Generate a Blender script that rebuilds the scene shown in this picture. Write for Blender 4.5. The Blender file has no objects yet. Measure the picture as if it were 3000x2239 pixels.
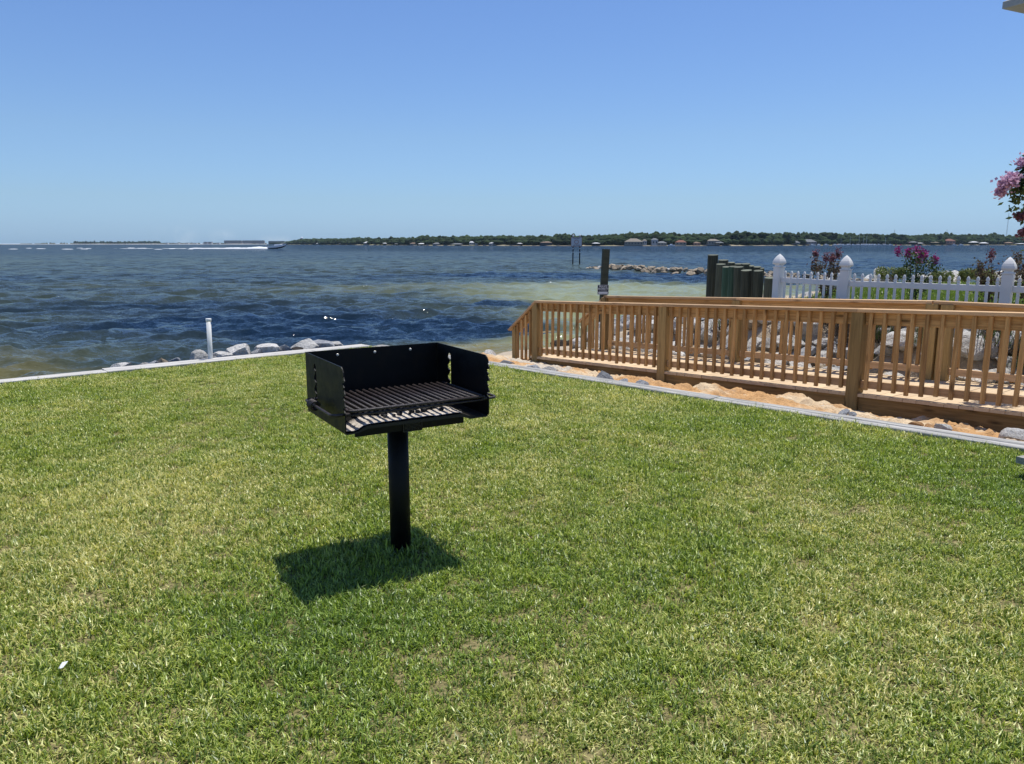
import bpy, bmesh, math, random
import numpy as np
from mathutils import Vector, Matrix
from mathutils.geometry import tessellate_polygon
R = math.radians
rng = np.random.default_rng(7); random.seed(7)
S = bpy.context.scene

# ------------------------------------------------------------------ camera, sky, sun, exposure
cam = bpy.data.objects.new('camera', bpy.data.cameras.new('camera'))
S.collection.objects.link(cam); S.camera = cam
cam.location = (0, 0, 1.55); cam.rotation_euler = (R(90 - 10.34), 0, 0)
cam.data.sensor_width = 36; cam.data.lens = 26.64
cam.data.clip_start = .05; cam.data.clip_end = 30000
SUN = Vector((.165, .206, 1.0)).normalized()
W = bpy.data.worlds.new('World'); S.world = W; W.use_nodes = True
wn = W.node_tree; wn.nodes.clear()
sky = wn.nodes.new('ShaderNodeTexSky'); sky.sky_type = 'NISHITA'; sky.sun_disc = False
sky.sun_elevation = math.asin(SUN.z); sky.sun_rotation = math.atan2(SUN.x, SUN.y)
sky.air_density = 1.25; sky.dust_density = .35; sky.ozone_density = 2.2
bg = wn.nodes.new('ShaderNodeBackground'); bg.inputs[1].default_value = .11
wo = wn.nodes.new('ShaderNodeOutputWorld')
tc_ = wn.nodes.new('ShaderNodeTexCoord'); sx0 = wn.nodes.new('ShaderNodeSeparateXYZ'); wn.links.new(tc_.outputs['Generated'], sx0.inputs[0])
rp = wn.nodes.new('ShaderNodeValToRGB'); wn.links.new(sx0.outputs[2], rp.inputs[0])   # clear marine air: bluer than the model's horizon
for q, (p_, c_) in enumerate(((0., (.47, .83, 1.72)), (.055, (.55, .79, 1.28)), (.13, (.62, .80, 1.14)), (.27, (.62, .785, 1.13)), (.7, (.75, .85, 1.1)))):
    e_ = rp.color_ramp.elements[q] if q < 2 else rp.color_ramp.elements.new(p_); e_.position = p_; e_.color = tuple(v / 1.8 for v in c_) + (1,)
mxw = wn.nodes.new('ShaderNodeVectorMath'); mxw.operation = 'MULTIPLY'; wn.links.new(sky.outputs[0], mxw.inputs[0]); wn.links.new(rp.outputs[0], mxw.inputs[1])
mxs = wn.nodes.new('ShaderNodeVectorMath'); mxs.operation = 'SCALE'; mxs.inputs['Scale'].default_value = 1.8; wn.links.new(mxw.outputs[0], mxs.inputs[0])
# two faint heaps of far-off summer cloud low over the left horizon
def wm(op, a, b, c=None):
    q = wn.nodes.new('ShaderNodeMath'); q.operation = op; q.use_clamp = False
    for i_, v_ in enumerate((a, b, c)):
        if v_ is None: continue
        if isinstance(v_, (int, float)): q.inputs[i_].default_value = v_
        else: wn.links.new(v_, q.inputs[i_])
    return q.outputs[0]
def wmr(v_, a, b):
    q = wn.nodes.new('ShaderNodeMapRange'); q.interpolation_type = 'SMOOTHSTEP'; wn.links.new(v_, q.inputs[0]); q.inputs[1].default_value = a; q.inputs[2].default_value = b; return q.outputs[0]
az = wm('DIVIDE', sx0.outputs[0], wm('MAXIMUM', sx0.outputs[1], .01))
nz0 = wn.nodes.new('ShaderNodeTexNoise'); nz0.inputs['Scale'].default_value = 38; nz0.inputs['Detail'].default_value = 5; wn.links.new(tc_.outputs['Generated'], nz0.inputs['Vector'])
cm = None
for a0, w0, top in ((-.435, .035, .024), (-.375, .022, .020), (-.30, .05, .012)):
    f0 = wm('MULTIPLY', wmr(wm('ABSOLUTE', wm('SUBTRACT', az, a0), 0.), w0, 0.), wmr(sx0.outputs[2], top, top * .35)); cm = f0 if cm is None else wm('MAXIMUM', cm, f0)
cm = wm('MULTIPLY', wm('MULTIPLY', cm, wmr(nz0.outputs[0], .38, .62)), .30)
cmx = wn.nodes.new('ShaderNodeMix'); cmx.data_type = 'RGBA'; wn.links.new(cm, cmx.inputs[0]); wn.links.new(mxs.outputs[0], cmx.inputs[6]); cmx.inputs[7].default_value = (6.6, 7.4, 8.2, 1)
wn.links.new(cmx.outputs[2], bg.inputs[0]); wn.links.new(bg.outputs[0], wo.inputs[0])
sl = bpy.data.lights.new('sun', 'SUN'); sl.energy = 5.0; sl.angle = R(.5); sl.color = (1, .96, .89)
so = bpy.data.objects.new('sun', sl); S.collection.objects.link(so)
so.rotation_euler = SUN.to_track_quat('Z', 'Y').to_euler()
S.view_settings.view_transform = 'Standard'; S.view_settings.look = 'None'
S.view_settings.exposure = 0; S.view_settings.gamma = 1
S.cycles.max_bounces = 6; S.cycles.transparent_max_bounces = 8; S.cycles.volume_bounces = 0

# ------------------------------------------------------------------ helpers
def link(o): S.collection.objects.link(o); return o
def tag(o, label=None, cat=None, group=None, kind=None):
    if label: o['label'] = label
    if cat: o['category'] = cat
    if group: o['group'] = group
    if kind: o['kind'] = kind
    return o
def empty(name, loc=(0, 0, 0), rz=0, **k):
    o = bpy.data.objects.new(name, None); o.location = loc; o.rotation_euler = (0, 0, rz)
    o.empty_display_size = .1
    return tag(link(o), **k)
def children(o): return [c for c in bpy.data.objects if c.parent == o]
def copy_tree(o, parent=None):
    c = o.copy(); link(c); c.parent = parent
    for ch in list(o.children): copy_tree(ch, c)
    return c
def meshobj(name, V, Fc, mat, parent=None, smooth=False, loc=None, mats=None, mi=None):
    me = bpy.data.meshes.new(name); me.from_pydata([tuple(v) for v in V], [], [tuple(f) for f in Fc])
    if mats:
        for m in mats: me.materials.append(m)
        me.polygons.foreach_set('material_index', mi)
    elif mat: me.materials.append(mat)
    if smooth: me.polygons.foreach_set('use_smooth', [True] * len(me.polygons))
    me.update()
    o = bpy.data.objects.new(name, me); link(o)
    if loc is not None: o.location = loc
    if parent is not None: o.parent = parent
    return o
def npmesh(name, V, Q, mat, smooth=True, n=4):
    """fast mesh from numpy verts (N,3) and faces (M,n)"""
    me = bpy.data.meshes.new(name)
    me.vertices.add(len(V)); me.vertices.foreach_set('co', np.ascontiguousarray(V, dtype=np.float32).ravel())
    me.loops.add(Q.size); me.loops.foreach_set('vertex_index', np.ascontiguousarray(Q, dtype=np.int32).ravel())
    me.polygons.add(len(Q)); me.polygons.foreach_set('loop_start', np.arange(0, Q.size, n, dtype=np.int32))
    me.polygons.foreach_set('loop_total', np.full(len(Q), n, dtype=np.int32))
    if smooth: me.polygons.foreach_set('use_smooth', np.ones(len(Q), dtype=bool))
    me.materials.append(mat); me.update(calc_edges=True); me.validate()
    return me
class MB:
    def __init__(s): s.v = []; s.f = []; s.mi = []
    def add(s, V, Fc, m=0):
        b = len(s.v); s.v += [tuple(v) for v in V]; s.f += [tuple(i + b for i in f) for f in Fc]; s.mi += [m] * len(Fc)
    def box(s, c, d, m=0, rz=0, M=None):
        x, y, z = [a / 2 for a in d]
        V = [Vector((i * x, j * y, k * z)) for i in (-1, 1) for j in (-1, 1) for k in (-1, 1)]
        if rz: V = [Matrix.Rotation(rz, 3, 'Z') @ v for v in V]
        if M is not None: V = [M @ v for v in V]
        V = [v + Vector(c) for v in V]
        s.add(V, [(0, 1, 3, 2), (4, 6, 7, 5), (0, 4, 5, 1), (2, 3, 7, 6), (0, 2, 6, 4), (1, 5, 7, 3)], m)
    def tube(s, pts, r, n=10, m=0, cap=True):
        pts = [Vector(p) for p in pts]; rs = r if isinstance(r, (list, tuple)) else [r] * len(pts)
        rings = []; up = None
        for i, p in enumerate(pts):
            t = (pts[min(i + 1, len(pts) - 1)] - pts[max(i - 1, 0)]).normalized()
            if up is None: up = Vector((0, 0, 1)) if abs(t.z) < .9 else Vector((1, 0, 0))
            a = (up - t * up.dot(t)).normalized(); up = a; b = t.cross(a)
            rings.append([p + (a * math.cos(q) + b * math.sin(q)) * rs[i] for q in [2 * math.pi * k / n for k in range(n)]])
        V = [v for rg in rings for v in rg]; Fc = []
        for i in range(len(pts) - 1):
            for k in range(n):
                Fc.append((i * n + k, i * n + (k + 1) % n, (i + 1) * n + (k + 1) % n, (i + 1) * n + k))
        if cap: Fc += [tuple(range(n - 1, -1, -1)), tuple((len(pts) - 1) * n + k for k in range(n))]
        s.add(V, Fc, m)
    def lathe(s, prof, n=24, c=(0, 0, 0), m=0, sq=False):
        V = []; Fc = []
        for (r, z) in prof:
            for k in range(n):
                a = 2 * math.pi * k / n + (math.pi / 4 if sq else 0); V.append((c[0] + r * math.cos(a), c[1] + r * math.sin(a), c[2] + z))
        for i in range(len(prof) - 1):
            for k in range(n): Fc.append((i * n + k, i * n + (k + 1) % n, (i + 1) * n + (k + 1) % n, (i + 1) * n + k))
        Fc += [tuple(range(n - 1, -1, -1)), tuple((len(prof) - 1) * n + k for k in range(n))]
        s.add(V, Fc, m)
    def build(s, name, mat, parent=None, smooth=False, loc=None):
        if isinstance(mat, list): return meshobj(name, s.v, s.f, None, parent, smooth, loc, mats=mat, mi=s.mi)
        return meshobj(name, s.v, s.f, mat, parent, smooth, loc)

def hash2(ix, iy, seed):
    h = (ix.astype(np.int64) * 374761393 + iy.astype(np.int64) * 668265263 + seed * 974711) & 0x7fffffff
    h = (h ^ (h >> 13)) * 1274126177 & 0x7fffffff
    return ((h ^ (h >> 16)) & 0xffff) / 65535.
def vnoise(x, y, seed=0):
    x = np.asarray(x, float); y = np.asarray(y, float)
    ix = np.floor(x); iy = np.floor(y); fx = x - ix; fy = y - iy
    fx = fx * fx * (3 - 2 * fx); fy = fy * fy * (3 - 2 * fy)
    a = hash2(ix, iy, seed); b = hash2(ix + 1, iy, seed); c = hash2(ix, iy + 1, seed); d = hash2(ix + 1, iy + 1, seed)
    return (a * (1 - fx) + b * fx) * (1 - fy) + (c * (1 - fx) + d * fx) * fy
def fbm(x, y, seed=0, o=4, g=.5):
    s = 0; A = 1; T = 0
    for k in range(o):
        s = s + A * vnoise(x * 2 ** k + 17 * k, y * 2 ** k - 9 * k, seed + k); T += A; A *= g
    return s / T

# ------------------------------------------------------------------ material helpers
class NT:
    def __init__(s, name):
        s.m = bpy.data.materials.new(name); s.m.use_nodes = True; s.t = s.m.node_tree; s.t.nodes.clear()
        s.out = s.t.nodes.new('ShaderNodeOutputMaterial')
    def n(s, typ, **k):
        nd = s.t.nodes.new('ShaderNode' + typ)
        for a, b in k.items(): setattr(nd, a, b)
        return nd
    def set(s, sock, v):
        if hasattr(v, 'is_output') or isinstance(v, bpy.types.NodeSocket): s.t.links.new(v, sock)
        elif isinstance(v, (tuple, list)) and len(v) == 3 and sock.type == 'RGBA': sock.default_value = (*v, 1)
        else: sock.default_value = v
    def mix(s, f, a, b, blend='MIX'):
        nd = s.n('Mix', data_type='RGBA', blend_type=blend)
        s.set(nd.inputs[0], f); s.set(nd.inputs[6], a); s.set(nd.inputs[7], b); return nd.outputs[2]
    def math(s, op, a, b=0., c=0., clamp=False):
        nd = s.n('Math', operation=op, use_clamp=clamp)
        s.set(nd.inputs[0], a); s.set(nd.inputs[1], b); s.set(nd.inputs[2], c); return nd.outputs[0]
    def mr(s, v, a, b, c=0., d=1.):
        nd = s.n('MapRange'); s.set(nd.inputs[0], v)
        for i, q in enumerate((a, b, c, d)): s.set(nd.inputs[i + 1], q)
        return nd.outputs[0]
    def coord(s, which='Object', scale=(1, 1, 1), offset=None):
        if which == 'World': o = s.n('NewGeometry').outputs['Position']
        else: o = s.n('TexCoord').outputs[which]
        mp = s.n('Mapping'); s.t.links.new(o, mp.inputs[0]); mp.inputs['Scale'].default_value = scale
        if offset is not None: s.t.links.new(offset, mp.inputs['Location'])
        return mp.outputs[0]
    def noise(s, vec, scale=5, detail=4, rough=.55, dist=0.):
        nd = s.n('TexNoise'); s.t.links.new(vec, nd.inputs['Vector'])
        nd.inputs['Scale'].default_value = scale; nd.inputs['Detail'].default_value = detail
        nd.inputs['Roughness'].default_value = rough; nd.inputs['Distortion'].default_value = dist
        return nd.outputs[0]
    def vor(s, vec, scale=5, feature='F1', out=0):
        nd = s.n('TexVoronoi', feature=feature); s.t.links.new(vec, nd.inputs['Vector']); nd.inputs['Scale'].default_value = scale
        return nd.outputs[out]
    def attr(s, name, out='Fac'):
        nd = s.n('Attribute'); nd.attribute_name = name; return nd.outputs[out]
    def rand(s): return s.n('ObjectInfo').outputs['Random']
    def bump(s, h, strength=.5, dist=.01, normal=None):
        nd = s.n('Bump'); s.set(nd.inputs['Strength'], strength); nd.inputs['Distance'].default_value = dist
        s.t.links.new(h, nd.inputs['Height'])
        if normal is not None: s.t.links.new(normal, nd.inputs['Normal'])
        return nd.outputs[0]
    def pbr(s, color, rough=.6, spec=.5, metal=0., normal=None, **k):
        nd = s.n('BsdfPrincipled'); s.set(nd.inputs['Base Color'], color); s.set(nd.inputs['Roughness'], rough)
        s.set(nd.inputs['Specular IOR Level'], spec); s.set(nd.inputs['Metallic'], metal)
        if normal is not None: s.t.links.new(normal, nd.inputs['Normal'])
        for a, b in k.items(): s.set(nd.inputs[a.replace('_', ' ')], b)
        s.t.links.new(nd.outputs[0], s.out.inputs[0]); return s.m

def wood_mat(name, ca, cb, cc=None, knots=True, rough=.75, var=.27, grain=1.):
    t = NT(name); off = t.n('CombineXYZ'); r = t.rand()
    for i in range(3): t.t.links.new(t.math('MULTIPLY', r, 37. + 11 * i), off.inputs[i])
    v = t.coord('Object', (1.1, 22, 22), off.outputs[0])
    g = t.noise(v, 1.6, 5, .6, .8)
    g2 = t.noise(t.coord('Object', (6, 160, 160), off.outputs[0]), 1.5, 3, .6)
    col = t.mix(t.mr(g, .37, .63), ca, cb)
    col = t.mix(t.math('MULTIPLY', t.mr(g2, .45, .8), .45), col, cc or tuple(c * .5 for c in ca))
    col = t.mix(1., col, t.mr(r, 0, 1, 1 - var, 1 + var), 'MULTIPLY')
    if knots:
        k = t.vor(t.coord('Object', (2.3, 9, 9), off.outputs[0]), 1.)
        col = t.mix(t.math('MULTIPLY', t.mr(k, .21, .07), .85), col, tuple(c * .28 for c in ca))
    nrm = t.bump(t.math('ADD', g, g2), .35 * grain, .004)
    return t.pbr(col, rough, .25, normal=nrm)
def plain(name, col, rough=.6, spec=.3, metal=0., nscale=8, namt=.25, bump=0., bscale=60, which='Object'):
    t = NT(name); v = t.coord(which)
    n = t.noise(v, nscale, 4)
    c = t.mix(1., col, t.mr(n, .3, .7, 1 - namt, 1 + namt), 'MULTIPLY')
    nrm = t.bump(t.noise(v, bscale, 3), bump, .005) if bump else None
    return t.pbr(c, rough, spec, metal, normal=nrm)

M = {}
M['post'] = wood_mat('post_wood', (.27, .18, .07), (.38, .26, .105), (.17, .11, .045))
M['wood'] = wood_mat('new_pine', (.34, .19, .07), (.56, .35, .145), (.20, .10, .035), grain=1.5)
M['rail'] = wood_mat('rail_pine', (.46, .29, .15), (.60, .40, .22), (.34, .20, .10))
M['skirt'] = wood_mat('skirt_wood', (.17, .105, .038), (.27, .175, .07), (.12, .075, .028))
M['oldwood'] = wood_mat('weathered_wood', (.20, .195, .18), (.50, .485, .45), (.07, .07, .065), knots=False, rough=.9, var=.1, grain=2)
M['whitecap'] = wood_mat('bleached_wood', (.40, .385, .35), (.62, .60, .56), (.20, .19, .17), knots=False, rough=.9, var=.08, grain=2)
M['piling'] = wood_mat('treated_piling', (.050, .055, .038), (.095, .098, .066), (.03, .033, .025), knots=False, rough=.85, var=.3)
M['pilingtop'] = wood_mat('cut_wood_end', (.11, .12, .085), (.15, .155, .11), knots=False)
M['vinyl'] = plain('white_vinyl', (.80, .78, .74), .45, .4, nscale=3, namt=.08)
M['blacksteel'] = plain('black_painted_steel', (.0040, .0040, .0042), .5, .22, nscale=14, namt=.6, bump=.15, bscale=180)
M['grate'] = plain('sooty_grate_steel', (.030, .021, .019), .5, .5, nscale=50, namt=.6, bump=.6, bscale=220)
M['bolt'] = plain('bright_bolt', (.75, .70, .60), .4, .5, 0.2)
M['pvc'] = plain('white_pvc', (.72, .72, .70), .45, .4, namt=.06)

def limestone(name, a, b, c, rough=.9):
    t = NT(name); r = t.rand(); off = t.n('CombineXYZ')
    for i in range(3): t.t.links.new(t.math('MULTIPLY', r, 21. + 13 * i), off.inputs[i])
    v = t.coord('Object', (1, 1, 1), off.outputs[0])
    n = t.noise(v, 1.6, 6, .6); n2 = t.noise(v, 7, 5, .65); n3 = t.noise(v, 30, 3)
    col = t.mix(t.mr(n, .38, .62), a, b); col = t.mix(t.math('MULTIPLY', t.mr(n2, .5, .72), .7), col, c)
    col = t.mix(1., col, t.mr(r, 0, 1, .72, 1.15), 'MULTIPLY')
    nrm = t.bump(t.math('ADD', n2, t.math('MULTIPLY', n3, .4)), .8, .06)
    return t.pbr(col, rough, .2, normal=nrm)
M['rock'] = limestone('white_limestone', (.56, .54, .50), (.72, .70, .66), (.27, .24, .19))
M['rockgrey'] = limestone('grey_limestone', (.30, .31, .33), (.42, .43, .44), (.13, .13, .14))
M['rockbrown'] = limestone('brown_jetty_rock', (.30, .24, .17), (.44, .37, .28), (.09, .07, .045))
M['rockdark'] = limestone('dark_wet_rock', (.035, .03, .025), (.06, .05, .04), (.015, .013, .01))
M['clod'] = limestone('orange_sand_clod', (.50, .27, .12), (.58, .34, .16), (.38, .19, .08))

# ------------------------------------------------------------------ frames: lawn corner and its two walls
K = np.array([-2.13, 11.33]); DL = np.array([-.759, -.651]); DR = np.array([.717, -.697])   # along left wall, along right wall
NL = np.array([-.651, .759]); NR = np.array([.697, .717])                                     # outward normals
def uv(x, y):  # coordinates along / across the right wall
    return (x - K[0]) * DR[0] + (y - K[1]) * DR[1], (x - K[0]) * NR[0] + (y - K[1]) * NR[1]
d = Vector((.616, -.788)); nf = Vector((.788, .616))
P2 = Vector((2.155, 10.639)); F2 = Vector((3.41, 11.441))
def deck_z(s): return -.226 + .0420 * s
WL = -.9

# ------------------------------------------------------------------ sand terrain
ctrl = []
for u in np.arange(1.0, 12, 1.0):
    p = K + DR * u + NR * .25; ctrl.append((p[0], p[1], -.03))
for s, z in ((-2.8, -.42), (-1.4, -.42), (0, -.40), (1.4, -.36), (2.8, -.31), (4.2, -.28), (5.6, -.26), (8, -.25)):
    p = P2 + d * s; ctrl.append((p.x, p.y, z)); q = p + nf * .8; ctrl.append((q.x, q.y, z - .02)); q = p + nf * 1.5; ctrl.append((q.x, q.y, z))
ctrl += [(.06, 13.2, -.46), (1.33, 14.0, -.42), (.6, 14.6, -.55), (-.2, 16.5, -.86), (1.1, 17.2, -.9), (-1.5, 14.8, -.92), (-2.3, 12.4, -.95),
         (-1.1, 12.2, -.62), (-.7, 11.0, -.2), (-.5, 18.5, -1.25), (2.5, 19.5, -1.25), (1.8, 16.0, -.6), (2.4, 15.2, -.12), (3.6, 14.3, .22), (2.9, 14.55, .05),
         (3.3, 17.2, -.1), (4.5, 16.5, .25), (5.6, 17.2, .4), (4.4, 19.6, -.7), (4.5, 21.5, -1.2), (7, 20.5, .0), (7, 23, -1.2), (10, 23.5, .1), (10, 26, -1.2), (14, 27, -1.2), (14, 23, .35),
         (4.5, 12.35, .33), (5.2, 12.2, .43), (5.9, 10.0, .36), (6.6, 10.6, .44), (7.2, 8.7, .36), (8.0, 9.6, .45), (5.1, 13.5, .42), (8.6, 7.3, .38),
         (6, 14, .45), (8, 13, .45), (8, 17, .45), (11, 13, .45), (12, 17, .45), (14, 20, .45), (16, 16, .45), (11, 20, .45), (18, 22, .45), (16, 10, .45), (12, 9, .45),
         (-4, 15, -1.3), (-4, 20, -1.3), (0, 26, -1.4), (18, 28, -1.2)]
ctrl = np.array(ctrl)
def terr_base(x, y):
    x = np.asarray(x, float); y = np.asarray(y, float); num = 0; den = 0
    for cx, cy, cz in ctrl:
        w = 1. / ((x - cx) ** 2 + (y - cy) ** 2 + .04) ** 2.; num = num + w * cz; den = den + w
    return num / den
mounds = [(2.55, 9.35, .20, .30), (2.95, 9.0, .17, .28), (3.35, 8.35, .15, .30), (3.55, 7.95, .13, .25), (3.15, 8.55, .13, .22), (1.6, 10.35, .10, .3), (4.25, 7.35, .12, .35), (4.6, 6.9, .08, .3),
          (.9, 11.3, .10, .35), (.3, 11.8, .12, .4), (-.5, 11.2, .18, .35), (-.15, 11.7, .12, .3), (1.2, 10.7, .08, .25), (4.9, 6.2, .08, .3)]
def terr(x, y):
    x = np.asarray(x, float); y = np.asarray(y, float)
    z = terr_base(x, y); u, v = uv(x, y)
    s = (x - P2.x) * d.x + (y - P2.y) * d.y; t = (x - P2.x) * nf.x + (y - P2.y) * nf.y
    near = np.clip((v - .15) / .5, 0, 1) * np.clip((-t + .2) / .5, 0, 1)
    m = 0
    for a, b, h, r in mounds: m = m + h * np.exp(-((x - a) ** 2 + (y - b) ** 2) / (r * r))
    lump = fbm(x * 5, y * 5, 3, 5, .6) - .5
    lump = lump * 1.0 + .9 * np.tanh(9 * (fbm(x * 9, y * 9, 9, 3) - .56)) * .12 + .25 * (.5 - np.abs(fbm(x * 8, y * 8, 19, 3) - .5) * 3)
    return z + near * (m * .8 + .15 * lump - .02) + (1 - near) * .05 * (fbm(x * 3, y * 3, 5, 4) - .5)
gx = np.arange(-3.4, 18.01, .07); gy = np.arange(3.0, 28.01, .07)
X, Y = np.meshgrid(gx, gy); Z = terr(X, Y); U, Vv = uv(X, Y)
V = np.stack([X, Y, Z], -1).reshape(-1, 3)
ny, nx = X.shape; idx = np.arange(nx * ny).reshape(ny, nx)
Q = np.stack([idx[:-1, :-1], idx[:-1, 1:], idx[1:, 1:], idx[1:, :-1]], -1).reshape(-1, 4)
lw = (X - K[0]) * NL[0] + (Y - K[1]) * NL[1]
ok = (((Vv > .10) | (lw > .3)) & (Z > -1.38)).reshape(-1); Q = Q[ok[Q].all(1)]
t = NT('sand'); v = t.coord('World'); n1 = t.noise(v, 1.1, 3, .5); n2 = t.noise(v, 9, 5, .65); n3 = t.noise(v, 45, 4, .7)
col = t.mix(t.mr(n1, .46, .56), (.62, .38, .18), (.74, .60, .41)); col = t.mix(t.attr('orange'), (.50, .44, .35), col)
pos = t.n('SeparateXYZ'); t.t.links.new(t.n('NewGeometry').outputs['Position'], pos.inputs[0])
col = t.mix(t.mr(t.noise(v, .8, 2), .56, .62), col, (.66, .60, .50))
col = t.mix(t.mr(n2, .35, .75), t.mix(1., col, (.80, .74, .68), 'MULTIPLY'), t.mix(1., col, (1.1, 1.08, 1.05), 'MULTIPLY'))
col = t.mix(t.mr(n3, .56, .75), col, t.mix(1., col, (.6, .55, .5), 'MULTIPLY'))
col = t.mix(t.mr(pos.outputs[2], -.72, -.86), col, (.20, .17, .10))
FINE = 1
M['sand'] = t.pbr(col, .95, .15, normal=t.bump(t.math('ADD', n2, n3), .9, .025))
U_, V_ = np.meshgrid(np.arange(.6, 10.4, .026), np.arange(.12, 3.0, .026))
FX = K[0] + DR[0] * U_ + NR[0] * V_; FY = K[1] + DR[1] * U_ + NR[1] * V_; FZ = terr(FX, FY) + .022 * (fbm(FX * 34, FY * 34, 61, 3, .6) - .5) * np.clip((V_ - .15) / .3, 0, 1)
inside = ((U > .66) & (U < 10.3) & (Vv > .0) & (Vv < 2.93)).reshape(-1); Q = Q[~inside[Q].all(1)]
fi = np.arange(FX.size).reshape(FX.shape) + len(V); QF = np.stack([fi[:-1, :-1], fi[:-1, 1:], fi[1:, 1:], fi[1:, :-1]], -1).reshape(-1, 4)
V = np.concatenate([V, np.stack([FX, FY, FZ], -1).reshape(-1, 3)]); Q = np.concatenate([Q, QF])
me = npmesh('sand', V, Q, M['sand']); at = me.attributes.new('orange', 'FLOAT', 'POINT'); uu, vv2 = uv(V[:, 0], V[:, 1]); at.data.foreach_set('value', np.clip((3.4 - vv2) / .6, 0, 1).astype(np.float32)); tag(link(bpy.data.objects.new('sand', me)), kind='structure')
def tz(x, y): return float(terr(np.array([x]), np.array([y]))[0])

# ------------------------------------------------------------------ water
t = NT('bay_water'); v = t.coord('World')
sea = t.attr('sea'); foam = t.attr('crest'); sand_a = t.attr('warm')
nn = t.noise(t.coord('World', (1, .6, 1)), .5, 5, .6)
shallow = t.mix(sand_a, (.200, .225, .130), (.155, .135, .050))
body = t.mix(t.mr(sea, 0., .45), (.006, .017, .036), (.034, .047, .038)); body = t.mix(t.mr(sea, .45, 1.), body, shallow)
body = t.mix(t.math('MULTIPLY', t.mr(nn, .35, .7), .5), body, t.mix(1., body, (1.35, 1.3, 1.15), 'MULTIPLY'))
fl = t.noise(t.coord('World', (1, 1, 1)), 2.2, 4, .7)
fm = t.math('MULTIPLY', t.mr(fl, .62, .68), t.mr(foam, .985, 1.0))
body = t.mix(fm, body, (.75, .78, .78))
def slopes(vec, scale, detail, k, src):   # ripples as slope fields, which keep their strength at any distance
    nd = t.n('TexNoise'); t.t.links.new(vec, nd.inputs['Vector']); nd.inputs['Scale'].default_value = scale; nd.inputs['Detail'].default_value = detail; nd.inputs['Roughness'].default_value = .6
    a_ = t.n('VectorMath', operation='SUBTRACT'); t.t.links.new(nd.outputs['Color'], a_.inputs[0]); a_.inputs[1].default_value = (.5, .5, .5)
    b_ = t.n('VectorMath', operation='MULTIPLY'); t.t.links.new(a_.outputs[0], b_.inputs[0]); b_.inputs[1].default_value = (k * .7, k, 0)
    c2 = t.n('VectorMath', operation='ADD'); t.t.links.new(src, c2.inputs[0]); t.t.links.new(b_.outputs[0], c2.inputs[1]); return c2.outputs[0]
b = t.n('NewGeometry').outputs['Normal']
b = slopes(t.coord('World', (.45, 1.0, 1)), .9, 3, 1.25, b); b = slopes(t.coord('World', (.8, 1.3, 1)), 4.0, 2, .60, b); b = slopes(t.coord('World', (.8, 1.2, 1)), 13., 1, .85, b)
nz = t.n('VectorMath', operation='NORMALIZE'); t.t.links.new(b, nz.inputs[0]); b = nz.outputs[0]
df = t.n('BsdfDiffuse'); t.set(df.inputs[0], body); t.t.links.new(b, df.inputs['Normal'])
gl = t.n('BsdfGlossy'); gl.inputs['Roughness'].default_value = .045; gl.inputs[0].default_value = (1, 1, 1, 1); t.t.links.new(b, gl.inputs['Normal'])
inc = t.n('NewGeometry').outputs['Incoming']; dt = t.n('VectorMath', operation='DOT_PRODUCT'); t.t.links.new(b, dt.inputs[0]); t.t.links.new(inc, dt.inputs[1])
cc = t.math('MAXIMUM', dt.outputs['Value'], 0.); ce = t.math('SQRT', t.math('ADD', t.math('MULTIPLY', cc, cc), .026))   # Schlick reflectance, softened for waves hiding each other
fres = t.math('ADD', .02, t.math('MULTIPLY', t.math('POWER', t.math('SUBTRACT', 1., ce), 5.), .98))
fac = t.math('MULTIPLY', t.math('MULTIPLY', fres, .72), t.math('SUBTRACT', 1., fm))   # a ruffled sea reflects far less at grazing angles than a mirror
mx = t.n('MixShader'); t.t.links.new(fac, mx.inputs[0]); t.t.links.new(df.outputs[0], mx.inputs[1]); t.t.links.new(gl.outputs[0], mx.inputs[2])
t.t.links.new(mx.outputs[0], t.out.inputs[0]); M['water'] = t.m

ang = np.linspace(R(-52), R(56), 760); rr = [7.0]
while rr[-1] < 420: rr.append(rr[-1] * 1.0063)
while rr[-1] < 14000: rr.append(rr[-1] * 1.06)
rr = np.array(rr)
A, Rr = np.meshgrid(ang, rr); WX = Rr * np.sin(A); WY = Rr * np.cos(A); WZ = np.zeros_like(WX); wx = np.zeros_like(WX); wy = np.zeros_like(WX)
slope = 0; hs = 0
drr = Rr * .0063
wr = np.random.default_rng(3)
for k in range(72):
    lam = .38 * (10.5 ** wr.random()); th = R(-90 + 18) + wr.normal() * .55
    am = .0088 * lam ** .55 * (.6 + .8 * wr.random())
    kx, ky = math.cos(th) * 2 * math.pi / lam, math.sin(th) * 2 * math.pi / lam
    f = np.clip((lam / (2.6 * drr)) - .6, 0, 1) * np.clip(1.6 - Rr / 330, 0, 1)
    ph = kx * WX + ky * WY + wr.random() * 6.28 + 1.2 * vnoise(WX / (lam * 5), WY / (lam * 5), 50 + k)
    WZ += f * am * np.sin(ph); wx += f * am * .8 * np.cos(ph) * math.cos(th); wy += f * am * .8 * np.cos(ph) * math.sin(th)
shore = np.clip((np.hypot(WX + .5, WY - 16) - .5) / 6, .25, 1)
gust = .6 + .8 * fbm(WX / 14, WY / 9, 77, 3)
WZ *= shore * gust
crest = (WZ / .10) * .5 + .3
V = np.stack([WX + wx * shore, WY + wy * shore, WZ + WL], -1).reshape(-1, 3)
nr_, na_ = WX.shape; idx = np.arange(nr_ * na_).reshape(nr_, na_)
Q = np.stack([idx[:-1, :-1], idx[:-1, 1:], idx[1:, 1:], idx[1:, :-1]], -1).reshape(-1, 4)[:, ::-1]
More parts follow.
